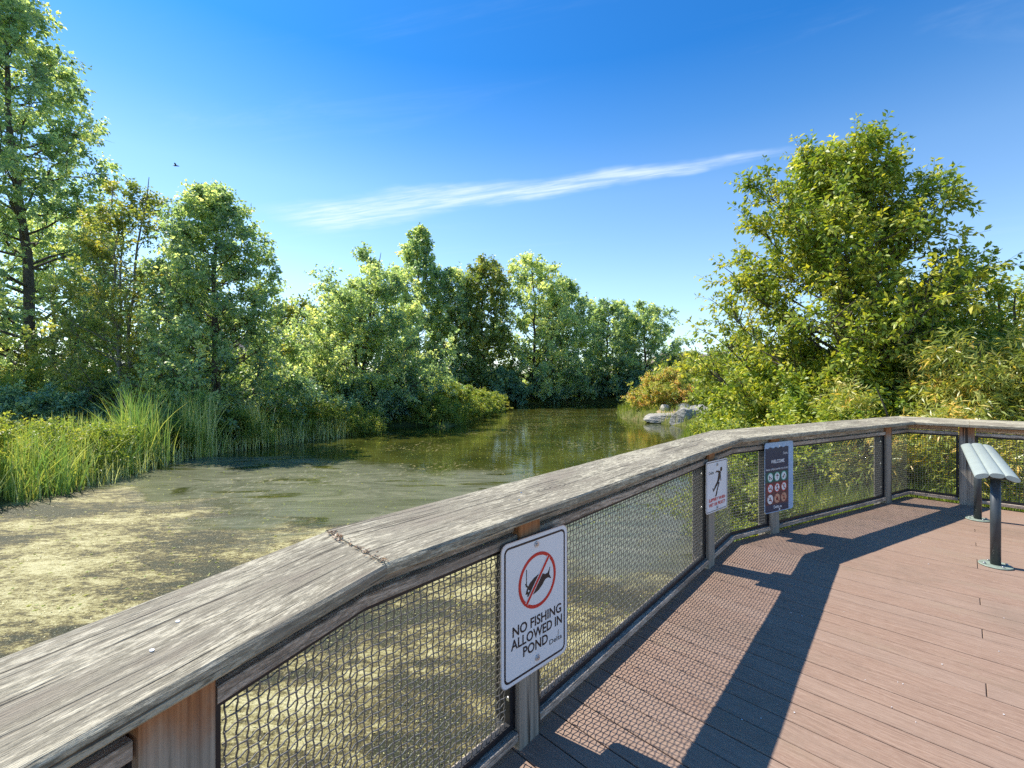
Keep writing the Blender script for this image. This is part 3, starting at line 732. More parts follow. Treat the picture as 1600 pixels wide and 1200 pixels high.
# --- slippery sign
W, H = 0.375, 0.425
S2 = sign_root('slippery_sign', 1, tB - 0.01, 0.688, R(-9), 0.040, 'white SLIPPERY WHEN WET OR FROSTY sign with a falling figure, on the second railing post')
flat('sign_plate', rrect(W, H, 0.025), -0.003, M['alu'], S2, 0.003)
flat('sign_face', rrect(W - 0.006, H - 0.006, 0.023), -0.0036, M['white'], S2)
ring('border', rrect(W - 0.020, H - 0.020, 0.018), rrect(W - 0.030, H - 0.030, 0.014), -0.0041, M['ink'], S2)
sign_bolt(S2, 0.0, 0.175, -0.004); sign_bolt(S2, 0.0, -0.180, -0.004)
fig = S2
flat('figure_head', circ(0.019, 0.072, 0.128, 16), -0.0045, M['ink'], fig)
flat('figure_body', [(0.052, 0.118), (0.066, 0.100), (0.050, 0.050), (0.022, 0.022), (0.000, 0.036), (0.016, 0.072), (0.024, 0.108)], -0.0045, M['ink'], fig)
flat('figure_arm', [(0.040, 0.118), (-0.010, 0.126), (-0.028, 0.112), (-0.022, 0.106), (-0.008, 0.114), (0.030, 0.100)], -0.0045, M['ink'], fig)
flat('figure_arm', bar(0.056, 0.095, 0.066, 0.030, 0.010), -0.0045, M['ink'], fig)
flat('figure_leg', [(0.010, 0.044), (-0.030, 0.010), (-0.062, -0.026), (-0.072, -0.010), (-0.079, -0.014), (-0.066, -0.046), (-0.016, -0.010), (0.026, 0.020)], -0.0045, M['ink'], fig)
flat('figure_leg', [(0.028, 0.026), (-0.006, -0.028), (-0.030, -0.078), (-0.042, -0.082), (-0.040, -0.088), (-0.010, -0.084), (0.012, -0.034), (0.044, 0.022)], -0.0045, M['ink'], fig)
lettering('Delta', -0.100, 0.115, 0.085, 0.034, -0.0044, M['ink'], S2, name='wordmark')
lettering('SLIPPERY WHEN', 0.0, -0.108, 0.285, 0.037, -0.0044, M['red'], S2, 0.0009)
lettering('WET OR FROSTY', 0.0, -0.148, 0.285, 0.037, -0.0044, M['red'], S2, 0.0009)

# --- welcome board
W, H = 0.485, 0.705
S3 = sign_root('welcome_sign', 2, tC + 0.03, 0.583, R(0), 0.018, 'tall dark WELCOME board with nine round park rule symbols, on the third railing post')
flat('sign_plate', rrect(W, H, 0.030), -0.003, M['film'], S3, 0.003)
x0, x1, z0, z1 = -W / 2 + 0.006, W / 2 - 0.085, -H / 2 + 0.008, H / 2 - 0.055
cxm = (x0 + x1) / 2; wm2 = x1 - x0
torn = [(x0, z0), (x1, z0)] + [(x1 - wm2 * i / 9, z1 + (0.010 if i % 2 else -0.004) * (1 if i not in (0, 9) else 0)) for i in range(10)]
flat('sign_face', torn, -0.0036, M['navy'], S3)
def band(za, zb, mat, nm): flat(nm, [(x0, za), (x1, za), (x1, zb), (x0, zb)], -0.0041, mat, S3)
band(-0.046, 0.058, M['dgreen'], 'green_band'); band(-0.272, -0.048, M['maroon'], 'maroon_band')
lettering('Delta', x1 - 0.055, 0.235, 0.075, 0.034, -0.0046, M['pwhite'], S3, name='wordmark')
lettering('WELCOME', cxm + 0.01, 0.160, 0.225, 0.046, -0.0046, M['pwhite'], S3, 0.0012)
lettering('PARK OPEN DAWN TO DUSK', cxm, 0.082, wm2 * 0.93, 0.024, -0.0046, M['pwhite'], S3, 0.0003)
lettering('Delta.ca', cxm + 0.01, z0 + 0.045, 0.135, 0.040, -0.0046, M['pwhite'], S3, 0.0008, name='wordmark')
rows = [(0.004, M['mint'], M['pwhite'], None), (-0.106, M['red'], M['pwhite'], M['red']), (-0.216, M['tan'], M['pwhite'], M['red'])]
glyph = [  # small pictograms: person with dog, shelter/shade, bicycle-like, cigarette, rider, drone, boat, fire, litter
    [bar(-0.014, -0.02, -0.012, 0.016, 0.008), bar(-0.012, 0.006, 0.012, -0.006, 0.005), bar(0.002, -0.012, 0.020, -0.012, 0.009)],
    [bar(-0.02, 0.008, 0.02, 0.008, 0.007), bar(0, 0.008, 0, -0.02, 0.006), circ(0.007, 0, 0.018, 10)],
    [circ(0.010, -0.010, -0.010, 12), bar(-0.008, -0.004, 0.010, 0.014, 0.006), bar(0.010, 0.014, 0.018, -0.014, 0.006)],
    [bar(-0.020, -0.006, 0.020, -0.006, 0.008), bar(0.012, 0.002, 0.018, 0.018, 0.004)],
    [circ(0.008, 0.002, 0.016, 12), bar(-0.004, 0.010, 0.006, -0.010, 0.010), bar(-0.016, -0.014, 0.018, -0.014, 0.007)],
    [bar(-0.010, 0.018, 0.006, -0.018, 0.007), bar(0.014, 0.016, -0.004, 0.0, 0.006)],
    [bar(-0.020, -0.008, 0.020, -0.008, 0.008), bar(0.0, -0.004, 0.0, 0.020, 0.005), [(-0.016, -0.002), (-0.003, -0.002), (-0.003, 0.018)]],
    [[(-0.012, -0.016), (0.012, -0.016), (0.014, 0.0), (0.002, 0.020), (-0.004, 0.004), (-0.014, 0.004)]],
    [bar(-0.012, -0.016, 0.012, -0.016, 0.006), bar(-0.010, 0.012, 0.010, 0.012, 0.006), bar(0.0, -0.014, 0.0, 0.012, 0.008)]]
gi = 0
for zr, rim, fill, slash in rows:
    for cI in range(3):
        xc = x0 + wm2 * (0.21 + 0.29 * cI)
        dsc = flat('symbol_disc', circ(0.047, xc, zr, 28), -0.0046, rim if not (zr < -0.15 and cI == 0) else M['pwhite'], S3)
        flat('symbol_field', circ(0.039, xc, zr, 28), -0.0050, fill if not (zr < -0.15 and cI > 0) else M['tan'], dsc)
        for sh in glyph[gi]: flat('symbol', [(x * 1.2 + xc, z * 1.2 + zr) for x, z in sh], -0.0055, M['ink'] if gi != 1 else M['maroon'], dsc)
        if slash: flat('symbol_slash', bar(xc - 0.030, zr + 0.030, xc + 0.030, zr - 0.030, 0.006), -0.0060, M['red'], dsc)
        gi += 1
flat('bolt', circ(0.011, 0.0, H / 2 - 0.040, 14), -0.0052, M['pwhite'], S3, 0.002)
flat('bolt', circ(0.011, 0.0, -H / 2 + 0.022, 14), -0.0052, M['pwhite'], S3, 0.002)

# ------------------------------------------------------------------ leaning rail on two poles
pn = v2((4.07, 3.83)); pf = v2((5.22, 5.10)); ld = (pf - pn).normalized(); lang = math.atan2(ld.y, ld.x); LL = (pf - pn).length
lean = empty('leaning_rail', (pn.x, pn.y, 0), lang)
tag(lean, 'pale green-grey slatted leaning rail on two dark steel poles standing on the deck', 'leaning rail')
zt = 0.735
for xp, ht in ((0.0, zt), (LL, zt + 0.045)):
    p = link('pole', cyl_mesh('pole', 0.033, 0.0, ht, 28), M['pole'], lean); p.location = (xp, 0, 0)
    fl = link('base_plate', cyl_mesh('base_plate', 0.105, 0.001, 0.013, 36, bev=0.003), M['plate'], lean); fl.location = (xp, 0, 0)
    for k in range(4):
        b = link('anchor_bolt', cyl_mesh('anchor_bolt', 0.009, 0.0, 0.012, 6), M['bolt'], fl); b.location = (0.078 * math.cos(k * 1.571 + 0.5), 0.078 * math.sin(k * 1.571 + 0.5), 0.013)
    # saddle bracket under the slats
    sb = box_mesh('saddle', xp - 0.03, xp + 0.03, -0.10, 0.10, ht - 0.004, ht + 0.010)
    link('saddle', sb, M['pole'], lean)
slope = 0.045 / LL
for k in (-1, 0, 1):
    # rounded flat tube: oval section 96 x 38 mm
    n = 20; secn = []
    for i in range(n):
        a = 2 * math.pi * i / n; ex = abs(math.cos(a)) ** 0.75 * (1 if math.cos(a) > 0 else -1); ez = math.sin(a)
        yy = 0.046 * ex; zz = 0.021 * ez
        ty = R(-20 * k); secn.append((k * 0.088 + yy * math.cos(ty) - zz * math.sin(ty) * 1, yy * math.sin(ty) + zz * math.cos(ty) + (0.034 if k == 0 else 0.020)))
    xa, xb = -0.12, LL + 0.12; V = []
    for xx in (xa, xa + 0.004, xb - 0.004, xb):
        sh = 0.93 if xx in (xa, xb) else 1.0
        cy = sum(q[0] for q in secn) / n; cz2 = sum(q[1] for q in secn) / n
        for (yy, zz) in secn: V.append((xx, cy + (yy - cy) * sh, zt + 0.010 + cz2 + (zz - cz2) * sh + slope * xx))
    Fc = [tuple(range(n - 1, -1, -1)), tuple(range(3 * n, 4 * n))]
    for r3 in range(3):
        for i in range(n): j = (i + 1) % n; Fc.append((r3 * n + i, r3 * n + j, (r3 + 1) * n + j, (r3 + 1) * n + i))
    o = link('slat', pymesh('slat', V, Fc), M['slat'], lean)
    for p in o.data.polygons: p.use_smooth = len(p.vertices) == 4

# ------------------------------------------------------------------ vegetation generators
def leaf_geo(C, D, N, L, W, seed, fold=0.25):
    """leaves as folded diamonds: C base points, D directions, N normals"""
    D = D / (np.linalg.norm(D, axis=1)[:, None] + 1e-9)
    S = np.cross(D, N); S /= np.linalg.norm(S, axis=1)[:, None] + 1e-9; U = np.cross(S, D)
    L = L[:, None]; W = W[:, None]
    tip = C + D * L - U * L * 0.12
    mid = C + D * L * 0.45
    a = mid + S * W * 0.5 + U * W * fold; b = mid - S * W * 0.5 + U * W * fold
    V = np.stack([C, a, tip, b], 1).reshape(-1, 3)
    F = np.arange(len(V), dtype=np.int32).reshape(-1, 4)
    return V, F
def bez(P0, P1, P2, n): t = np.linspace(0, 1, n)[:, None]; return (1 - t) ** 2 * P0 + 2 * t * (1 - t) * P1 + t ** 2 * P2

def grow(seed, h, Rr, prof, zb, nb, n2, n3, nl, ll, lw, lean=(0, 0), stems=1, rise=0.55, twig=0.5, trunk_r=0.12, spread=0.0, droop=0.1, asym=None, wood=True, tone0=0.5, tonev=0.2, gap=0.25, base_low=None):
    """returns branch tubes and leaf arrays around the local origin"""
    r = np.random.RandomState(seed); pr = np.array(prof); paths = []; twigs_o = []; twigs_d = []; twigs_t = []
    axes = []
    for s in range(stems):
        a = r.rand() * 6.28; sp = spread * (0.5 + r.rand()) if stems > 1 else 0
        top = np.array([lean[0] + sp * math.cos(a), lean[1] + sp * math.sin(a), h * (1 if s == 0 else r.uniform(0.72, 0.98))])
        b0 = np.array([0.12 * math.cos(a) * (stems > 1), 0.12 * math.sin(a) * (stems > 1), -0.25])
        mid = b0 * 0.5 + top * 0.5 + np.array([r.randn() * 0.03 * h, r.randn() * 0.03 * h, 0.0]) - np.array([0.25 * (top[0] - b0[0]), 0.25 * (top[1] - b0[1]), 0])
        P = bez(b0, mid, top, 12); P[1:-1, :2] += r.randn(10, 2) * 0.012 * h * 0.6
        rad = trunk_r * (1 - np.linspace(0, 1, 12)) ** 0.8 * (1 if stems == 1 else 0.75) + 0.012
        axes.append((P, rad)); paths.append((P, rad, 0))
    def axpt(P, z):
        return np.array([np.interp(z, P[:, 2], P[:, k]) for k in range(3)])
    lump = r.rand(12) * 0.5 + 0.72
    for k in range(nb):
        P, rad = axes[k % stems]; hh = P[-1, 2]
        t = zb + (1 - zb) * ((k + r.rand()) / nb); az = k * 2.39996 + r.randn() * 0.25
        reach = Rr * np.interp(t, pr[:, 0], pr[:, 1]) * lump[int(az / 6.2832 * 12) % 12] * r.uniform(0.8, 1.1)
        if asym is not None: reach *= 1 + asym[1] * math.cos(az - asym[0])
        if reach < 0.1: reach = 0.1
        ztip = t * hh; zs = max(0.06 * hh, ztip - rise * reach - 0.05 * hh * r.rand())
        S0 = axpt(P, zs); A = axpt(P, ztip)
        tip = A + np.array([math.cos(az), math.sin(az), 0]) * reach; tip[2] = ztip - droop * reach * r.rand()
        mid = S0 * 0.45 + tip * 0.55 + np.array([0, 0, -0.12 * reach + 0.1 * r.randn() * reach]); B = bez(S0, mid, tip, 7)
        B[1:-1] += r.randn(5, 3) * 0.02 * reach
        r0 = max(0.008, 0.35 * np.interp(zs, P[:, 2], rad) + 0.004); paths.append((B, np.linspace(r0, 0.005, 7), 1))
        bl = reach + 0.3
        for j in range(n2):
            u_ = r.uniform(0.22, 1.0) ** 0.8; i = min(5, int(u_ * 6)); f = u_ * 6 - i; o = B[i] * (1 - f) + B[i + 1] * f
            bd = B[i + 1] - B[i]; bd /= np.linalg.norm(bd) + 1e-9
            d = bd * 0.9 + r.randn(3) * 0.75 + np.array([0, 0, 0.25]); d /= np.linalg.norm(d)
            l2 = bl * r.uniform(0.18, 0.42) * (1.15 - 0.5 * u_) + 0.15
            e = o + d * l2 + np.array([0, 0, -droop * l2 * 0.5]); Q = bez(o, (o + e) / 2 + r.randn(3) * 0.06 * l2 + np.array([0, 0, 0.08 * l2]), e, 4)
            paths.append((Q, np.linspace(max(0.006, r0 * 0.35), 0.0035, 4), 2))
            if r.rand() < gap * 0.5: continue
            tn = tone0 + r.randn() * tonev
            for q in range(n3):
                v = r.rand() ** 0.6; ii = min(2, int(v * 3)); ff = v * 3 - ii; oo = Q[ii] * (1 - ff) + Q[ii + 1] * ff
                dd = d * 0.7 + r.randn(3) * 0.75 + np.array([0, 0, 0.15]); dd /= np.linalg.norm(dd)
                twigs_o.append(oo); twigs_d.append(dd * twig * r.uniform(0.5, 1.2)); twigs_t.append(tn + r.randn() * 0.08)
    TO = np.array(twigs_o); TD = np.array(twigs_d); TT = np.array(twigs_t)
    n = len(TO); idx_ = np.repeat(np.arange(n), nl); m = len(idx_)
    s_ = r.rand(m); C = TO[idx_] + TD[idx_] * s_[:, None]
    td = TD[idx_] / (np.linalg.norm(TD[idx_], axis=1)[:, None] + 1e-9)
    rd = r.randn(m, 3); rd -= td * np.sum(rd * td, 1)[:, None]; rd /= np.linalg.norm(rd, axis=1)[:, None] + 1e-9
    D = td * 0.55 + rd * 0.8 + np.array([0, 0, -0.25]); N = np.array([0, 0, 1.0]) + r.randn(m, 3) * 0.85 + rd * 0.2
    C = C + rd * 0.02
    L = ll * r.uniform(0.6, 1.25, m); Wd = lw * L / ll * r.uniform(0.8, 1.15, m)
    tone = np.clip(TT[idx_] + r.randn(m) * 0.16, 0, 1)
    V, F = leaf_geo(C, D, N, L, Wd, seed)
    return paths, (TO, TD), V, F, tone

def plant(name, label, cat, x, y, seed, mat, bark='bark', group=None, twigtubes=False, sides=(7, 5, 3), z=None, branch_levels=2, **kw):
    root = empty(name, (x, y, (tz(x, y) if z is None else z)))
    tag(root, label, cat, group)
    paths, (TO, TD), V, F, tone = grow(seed, **kw)
    Vs, Fs, off = [], [], 0
    for lv in range(branch_levels + 1):
        pp = [(p, rr) for p, rr, l in paths if l == lv]
        if not pp: continue
        v, f = tubes(pp, sides[lv]); Vs.append(v); Fs.append(f + off); off += len(v)
    if twigtubes:
        pp = [((np.stack([a, a + b * 0.5, a + b])), (0.004, 0.003, 0.002)) for a, b in zip(TO, TD)]
        v, f = tubes(pp, 3); Vs.append(v); Fs.append(f + off)
    link('trunk' if cat == 'tree' else 'stems', npmesh('trunk', np.concatenate(Vs), np.concatenate(Fs), smooth=True), M[bark], root)
    cr = link('crown' if cat == 'tree' else 'foliage', npmesh('crown', V, F, tone), M[mat], root); cr['kind'] = 'stuff'
    return root

DOME = [(0, 0.7), (0.2, 1.0), (0.5, 1.0), (0.7, 0.88), (0.85, 0.66), (0.95, 0.42), (1, 0.22)]
ROUND = [(0, 0.55), (0.25, 0.9), (0.5, 1.0), (0.75, 0.8), (0.92, 0.45), (1, 0.12)]
CONE = [(0, 0.8), (0.2, 1.0), (0.45, 0.85), (0.7, 0.55), (0.9, 0.25), (1, 0.06)]
OVAL = [(0, 0.7), (0.3, 1.0), (0.6, 0.92), (0.8, 0.65), (0.93, 0.35), (1, 0.1)]
BUSH = [(0, 1.0), (0.3, 1.0), (0.6, 0.85), (0.85, 0.5), (1, 0.2)]

# --- left bank
plant('alder_tree', 'tallest tree at the left edge, leaning outward with airy branches against the sky', 'tree', -27.4, 26.2, 11, 'leaf_alder', lean=(-2.3, 0),
      h=26.3, Rr=5.2, prof=OVAL, zb=0.18, nb=74, n2=14, n3=6, nl=14, ll=0.215, lw=0.14, rise=0.45, twig=0.9, trunk_r=0.30, tone0=0.45, gap=0.4)
plant('birch_tree', 'slim pale-stemmed tree with thin yellowish foliage between the two big left trees', 'tree', -15.9, 18.6, 12, 'leaf_birch', 'bark_pale',
      h=10.8, Rr=2.5, prof=OVAL, zb=0.25, nb=54, n2=9, n3=5, nl=11, ll=0.12, lw=0.08, stems=3, spread=0.7, rise=0.8, twig=0.5, trunk_r=0.10, tone0=0.55, gap=0.3)
plant('alder_tree', 'full broad-leaved tree right of the slim birch, its top standing clear against the sky', 'tree', -12.3, 18.8, 13, 'leaf_alder',
      h=10.0, Rr=2.75, prof=[(0, 0.8), (0.25, 1.0), (0.5, 0.95), (0.7, 0.75), (0.87, 0.5), (1, 0.15)], zb=0.12, nb=70, n2=12, n3=6, nl=11, ll=0.145, lw=0.095, rise=0.55, twig=0.5, trunk_r=0.17, tone0=0.42)
plant('alder_tree', 'wide round tree overhanging the dark inlet of the left bank', 'tree', -9.2, 27.0, 214, 'leaf_alder',
      h=9.9, Rr=3.9, prof=[(0, 0.8), (0.25, 1.0), (0.5, 1.0), (0.7, 0.85), (0.87, 0.6), (1, 0.2)], zb=0.08, nb=96, n2=13, n3=6, nl=11, ll=0.165, lw=0.11, stems=3, spread=1.6, rise=0.7, twig=0.6, trunk_r=0.2, tone0=0.48)
plant('poplar_tree', 'tall narrow dark tree rising behind the wide round tree', 'tree', -9.9, 49.5, 15, 'leaf_alder',
      h=18.8, Rr=4.0, prof=[(0, 0.8), (0.3, 1.0), (0.6, 0.85), (0.8, 0.55), (0.93, 0.3), (1, 0.1)], zb=0.15, nb=80, n2=9, n3=5, nl=9, ll=0.28, lw=0.19, rise=0.7, twig=0.6, trunk_r=0.2, tone0=0.5)
far = [(-6.6, 49.5, 14.2, 3.6, 16, 'rounded tree just right of the tall narrow dark tree', 'leaf_alder', 0.45),
       (-2.9, 50.0, 15.4, 4.0, 17, 'left one of the two highest trees in the middle of the far bank', 'leaf_birch', 0.35),
       (2.2, 50.5, 15.8, 4.8, 18, 'broad dense tree with a golden-green top, centre of the far bank', 'leaf_alder', 0.62),
       (6.2, 52.5, 13.6, 4.0, 19, 'tree at the right shoulder of the central far clump', 'leaf_alder', 0.4),
       (11.9, 56.0, 11.6, 4.3, 20, 'left of the two grey-green trees standing apart on the far right bank', 'leaf_alder', 0.35),
       (16.6, 57.5, 11.3, 4.6, 21, 'right of the two grey-green trees standing apart on the far right bank', 'leaf_alder', 0.45)]
for (x, y, h, rr, sd, lab, mt, t0) in far:
    plant('alder_tree', lab, 'tree', x, y, sd, mt, h=h, Rr=rr, prof=DOME, zb=0.04, nb=76, n2=9, n3=5, nl=9, ll=0.27, lw=0.19, rise=0.6, twig=0.75, trunk_r=0.2, tone0=t0, tonev=0.2, group='alder trees on the far bank')
# trees in the second row on the left
for (x, y, h, rr, sd, lab, mt) in [(-34.0, 34.0, 15.0, 5.2, 31, 'leafy tree behind the tallest left tree, at the picture edge', 'leaf_alder'),
                          (-21.5, 31.0, 8.6, 3.9, 32, 'sunlit tree in the back row behind the slim birch', 'leaf_birch'),
                          (-15.5, 33.0, 7.6, 3.6, 33, 'sunlit tree in the back row between the two broad left trees', 'leaf_birch')]:
    plant('back_tree', lab, 'tree', x, y, sd, mt, h=h, Rr=rr, prof=DOME, zb=0.06, nb=54, n2=9, n3=5, nl=9, ll=0.22, lw=0.15, rise=0.6, twig=0.7, trunk_r=0.16, tone0=0.5)

# --- right side
plant('cherry_tree', 'large bright green tree behind the railing on the right, branches reaching up to the right', 'tree', 7.9, 11.0, 141, 'leaf_right',
      h=7.5, Rr=2.45, prof=[(0, 0.95), (0.25, 1.0), (0.5, 1.0), (0.7, 0.86), (0.88, 0.55), (1, 0.2)], zb=0.10, nb=88, n2=14, n3=6, nl=11, ll=0.128, lw=0.060, rise=0.75, twig=0.45, trunk_r=0.13, tone0=0.52, tonev=0.16, twigtubes=True, droop=0.0, lean=(0.1, 0), sides=(8, 6, 4))
plant('cherry_tree', 'lower green tree at the right edge beside the large one, autumn tips on its crown', 'tree', 12.1, 10.8, 42, 'leaf_right',
      h=4.5, Rr=2.5, prof=DOME, zb=0.10, nb=60, n2=12, n3=6, nl=12, ll=0.11, lw=0.048, stems=3, spread=1.2, rise=0.8, twig=0.5, trunk_r=0.09, tone0=0.62, tonev=0.2)

def bush(name, label, x, y, seed, mat, h, rr, nb=34, n2=10, n3=5, nl=10, ll=0.09, lw=0.05, tone0=0.5, tonev=0.18, group=None, droop=0.1, twig=0.3, stems=5, **k2):
    return plant(name, label, 'bush', x, y, seed, mat, group=group, h=h, Rr=rr, prof=BUSH, zb=0.12, nb=nb, n2=n2, n3=n3, nl=nl, ll=ll, lw=lw, stems=stems, spread=rr * 0.55, rise=0.9, twig=twig, trunk_r=0.03, tone0=tone0, tonev=tonev, droop=droop, gap=0.1, sides=(4, 3, 3), branch_levels=1, **k2)
# right: willow-leaved shrubs against the fence
bush('willow_shrub', 'willow-leaved shrub mass behind the far corner of the railing', 8.6, 8.6, 51, 'leaf_willow', 2.6, 1.6, 44, 12, 6, 12, 0.15, 0.024, 0.5, twig=0.45)
bush('willow_shrub', 'willow-leaved shrub at the right edge, behind the slatted leaning rail', 10.3, 7.6, 52, 'leaf_willow', 2.5, 1.5, 44, 12, 6, 12, 0.15, 0.024, 0.55, twig=0.45)
bush('willow_shrub', 'low willow-leaved shrub with orange tips just over the railing at the right edge', 9.1, 5.9, 53, 'leaf_willow', 1.65, 1.15, 36, 10, 5, 12, 0.13, 0.020, 0.72, twig=0.35)
bush('willow_shrub', 'low shrub in front of the large tree, tips showing above the railing corner', 7.0, 7.8, 54, 'leaf_willow', 1.75, 1.25, 40, 11, 5, 12, 0.14, 0.024, 0.55, twig=0.38)
bush('green_bush', 'vivid green rounded bush under the large tree', 9.6, 9.9, 55, 'leaf_right', 3.4, 1.9, 50, 12, 6, 11, 0.13, 0.055, 0.25, twig=0.4)
bush('green_bush', 'yellow-green bush at the left foot of the large tree', 6.8, 11.3, 56, 'leaf_right', 2.9, 1.7, 50, 12, 6, 11, 0.12, 0.06, 0.6, twig=0.4)
bush('green_bush', 'leafy bush between the large tree and the pond, above the second sign', 5.8, 8.9, 57, 'leaf_right', 1.7, 1.25, 40, 11, 5, 11, 0.095, 0.045, 0.5, twig=0.32)
bush('green_bush', 'yellowish bush further back, left of the large tree and right of the boulders', 8.1, 14.4, 58, 'leaf_yellow', 3.3, 1.7, 46, 11, 6, 11, 0.12, 0.06, 0.45, twig=0.4)
bush('waterside_plants', 'low sunlit plants at the water edge beyond the cap rail bend', 5.0, 9.9, 59, 'leaf_yellow', 1.25, 1.0, 34, 10, 5, 11, 0.07, 0.032, 0.45, twig=0.25)
bush('waterside_plants', 'low plants close under the railing between the first and second bend', 3.9, 7.3, 60, 'leaf_yellow', 1.05, 0.75, 30, 9, 5, 11, 0.06, 0.026, 0.55, twig=0.22)
bush('green_bush', 'dark green shrub filling the ground behind the far corner post', 8.2, 10.2, 61, 'leaf_right', 2.3, 1.7, 44, 11, 5, 11, 0.12, 0.05, 0.3, twig=0.38)
# reddish bush and neighbours on the far right bank
bush('red_tinged_bush', 'rounded bush turning red beside the boulders on the right bank', 10.3, 31.5, 62, 'leaf_red', 2.6, 1.85, 60, 11, 5, 12, 0.11, 0.06, 0.40, 0.28, twig=0.35)
bush('yellow_bush', 'yellow-green bush right behind the red-tinged bush', 12.0, 33.5, 63, 'leaf_yellow', 3.1, 2.0, 50, 10, 5, 11, 0.13, 0.075, 0.45, twig=0.4)
bush('yellow_bush', 'low olive bush in front of the distant houses', 22.0, 52.0, 64, 'leaf_birch', 5.2, 4.2, 50, 9, 5, 10, 0.26, 0.16, 0.5, twig=0.7)
# left bank undergrowth
ub = [(-27.5, 24.5, 4.2, 3.6, 'leaf_birch', 'tall light green bush behind everything at the left picture edge', 0.6), (-24.0, 28.0, 4.4, 3.4, 'leaf_yellow', 'tall yellow-green bush in the gap behind the tallest left tree', 0.6),
      (-13.2, 19.2, 2.6, 2.2, 'leaf_dark', 'dark undergrowth at the foot of the broad left tree', 0.5),
      (-10.6, 21.4, 2.3, 1.9, 'leaf_dark', 'dark bush leaning to the water right of the broad left tree', 0.4),
      (-17.0, 17.0, 2.2, 2.3, 'leaf_dark', 'dark bramble bush behind the reeds at the left edge', 0.4),
      (-16.6, 20.8, 3.3, 2.6, 'leaf_yellow', 'bright yellow bush glowing between the trunks at the left', 0.75),
      (-20.5, 18.6, 3.0, 2.2, 'leaf_yellow', 'bright yellow bush at the left edge behind the brambles', 0.8),
      (-13.3, 24.0, 3.6, 2.4, 'leaf_birch', 'light green bush in the gap behind the broad left tree', 0.6),
      (-7.4, 27.6, 2.7, 2.1, 'leaf_dark', 'dark bush overhanging the inlet, nearest its right corner', 0.3),
      (-9.6, 25.2, 2.6, 2.2, 'leaf_dark', 'dark bush overhanging the inlet, at its left corner', 0.35),
      (-5.9, 29.5, 2.4, 1.7, 'leaf_alder', 'mid green bush behind the sunlit spit', 0.6),
      (-6.2, 36.5, 3.0, 2.2, 'leaf_alder', 'grey-green bush behind the far end of the sunlit spit', 0.5),
      (-1.0, 49.0, 3.4, 2.8, 'leaf_dark', 'dark waterside bush left of centre on the far bank', 0.4),
      (4.6, 52.0, 3.2, 3.2, 'leaf_dark', 'dark waterside bush under the central far clump', 0.35),
      (9.8, 56.0, 3.0, 2.8, 'leaf_dark', 'dark waterside bush between the far clump and the separate trees', 0.4),
      (15.0, 54.2, 3.0, 2.6, 'leaf_dark', 'dark waterside bush under the separate far trees', 0.35)]
for i, (x, y, h, rr, mt, lab, t0) in enumerate(ub):
    fl = y > 30
    bush('undergrowth_bush', lab, x, y, 70 + i, mt, h, rr, 46, 9, 5, 10, 0.22 if fl else 0.12, 0.15 if fl else 0.075, t0, twig=0.5 if fl else 0.38)
# sunlit leafy banks
sb = [(-10.6, 18.9, 1.1, 1.2, 'leafy weeds at the water edge right of the reeds', 0.35), (-9.4, 21.0, 1.3, 1.5, 'sunlit weeds on the bank below the round tree, left part', 0.45), (-7.9, 22.4, 1.0, 1.2, 'sunlit yellow weeds where the bank meets the dark inlet', 0.45),
      (-4.4, 26.9, 1.3, 1.3, 'sunlit weeds at the near foot of the spit', 0.45), (-3.6, 29.4, 1.8, 1.5, 'bright yellow-green weeds in the middle of the spit', 0.45), (-3.0, 32.6, 1.7, 1.5, 'bright yellow-green weeds towards the tip of the spit', 0.45), (-2.3, 36.4, 1.5, 1.5, 'low bright weeds just before the tip of the spit', 0.45), (-2.0, 39.8, 1.2, 1.4, 'lowest weeds at the very tip of the spit', 0.5), (-4.6, 31.6, 2.3, 1.5, 'tall yellow-green weeds at the back of the spit', 0.45),
      (-12.1, 9.4, 1.5, 1.3, 'yellowish weeds at the nearest corner of the left bank', 0.6), (-12.6, 11.5, 1.2, 1.3, 'pale leafy weeds in front of the reeds at the left edge', 0.5), (-13.8, 8.4, 1.6, 1.3, 'tall weeds at the picture edge on the left bank', 0.6),
      (-11.5, 12.2, 0.95, 0.9, 'low weeds at the foot of the reeds, nearest the camera', 0.35), (-11.6, 14.9, 1.0, 0.9, 'low weeds between the arching tussock and the cattails', 0.3), (-10.9, 17.3, 1.0, 1.0, 'low weeds at the far end of the reed belt', 0.3)]
for i, (x, y, h, rr, lab, t0) in enumerate(sb):
    bush('bank_weeds', lab, x, y, 90 + i, 'leaf_yellow', h, rr, 36, 9, 5, 11, 0.075 if y < 25 else 0.11, 0.036 if y < 25 else 0.06, t0, 0.22, twig=0.28)

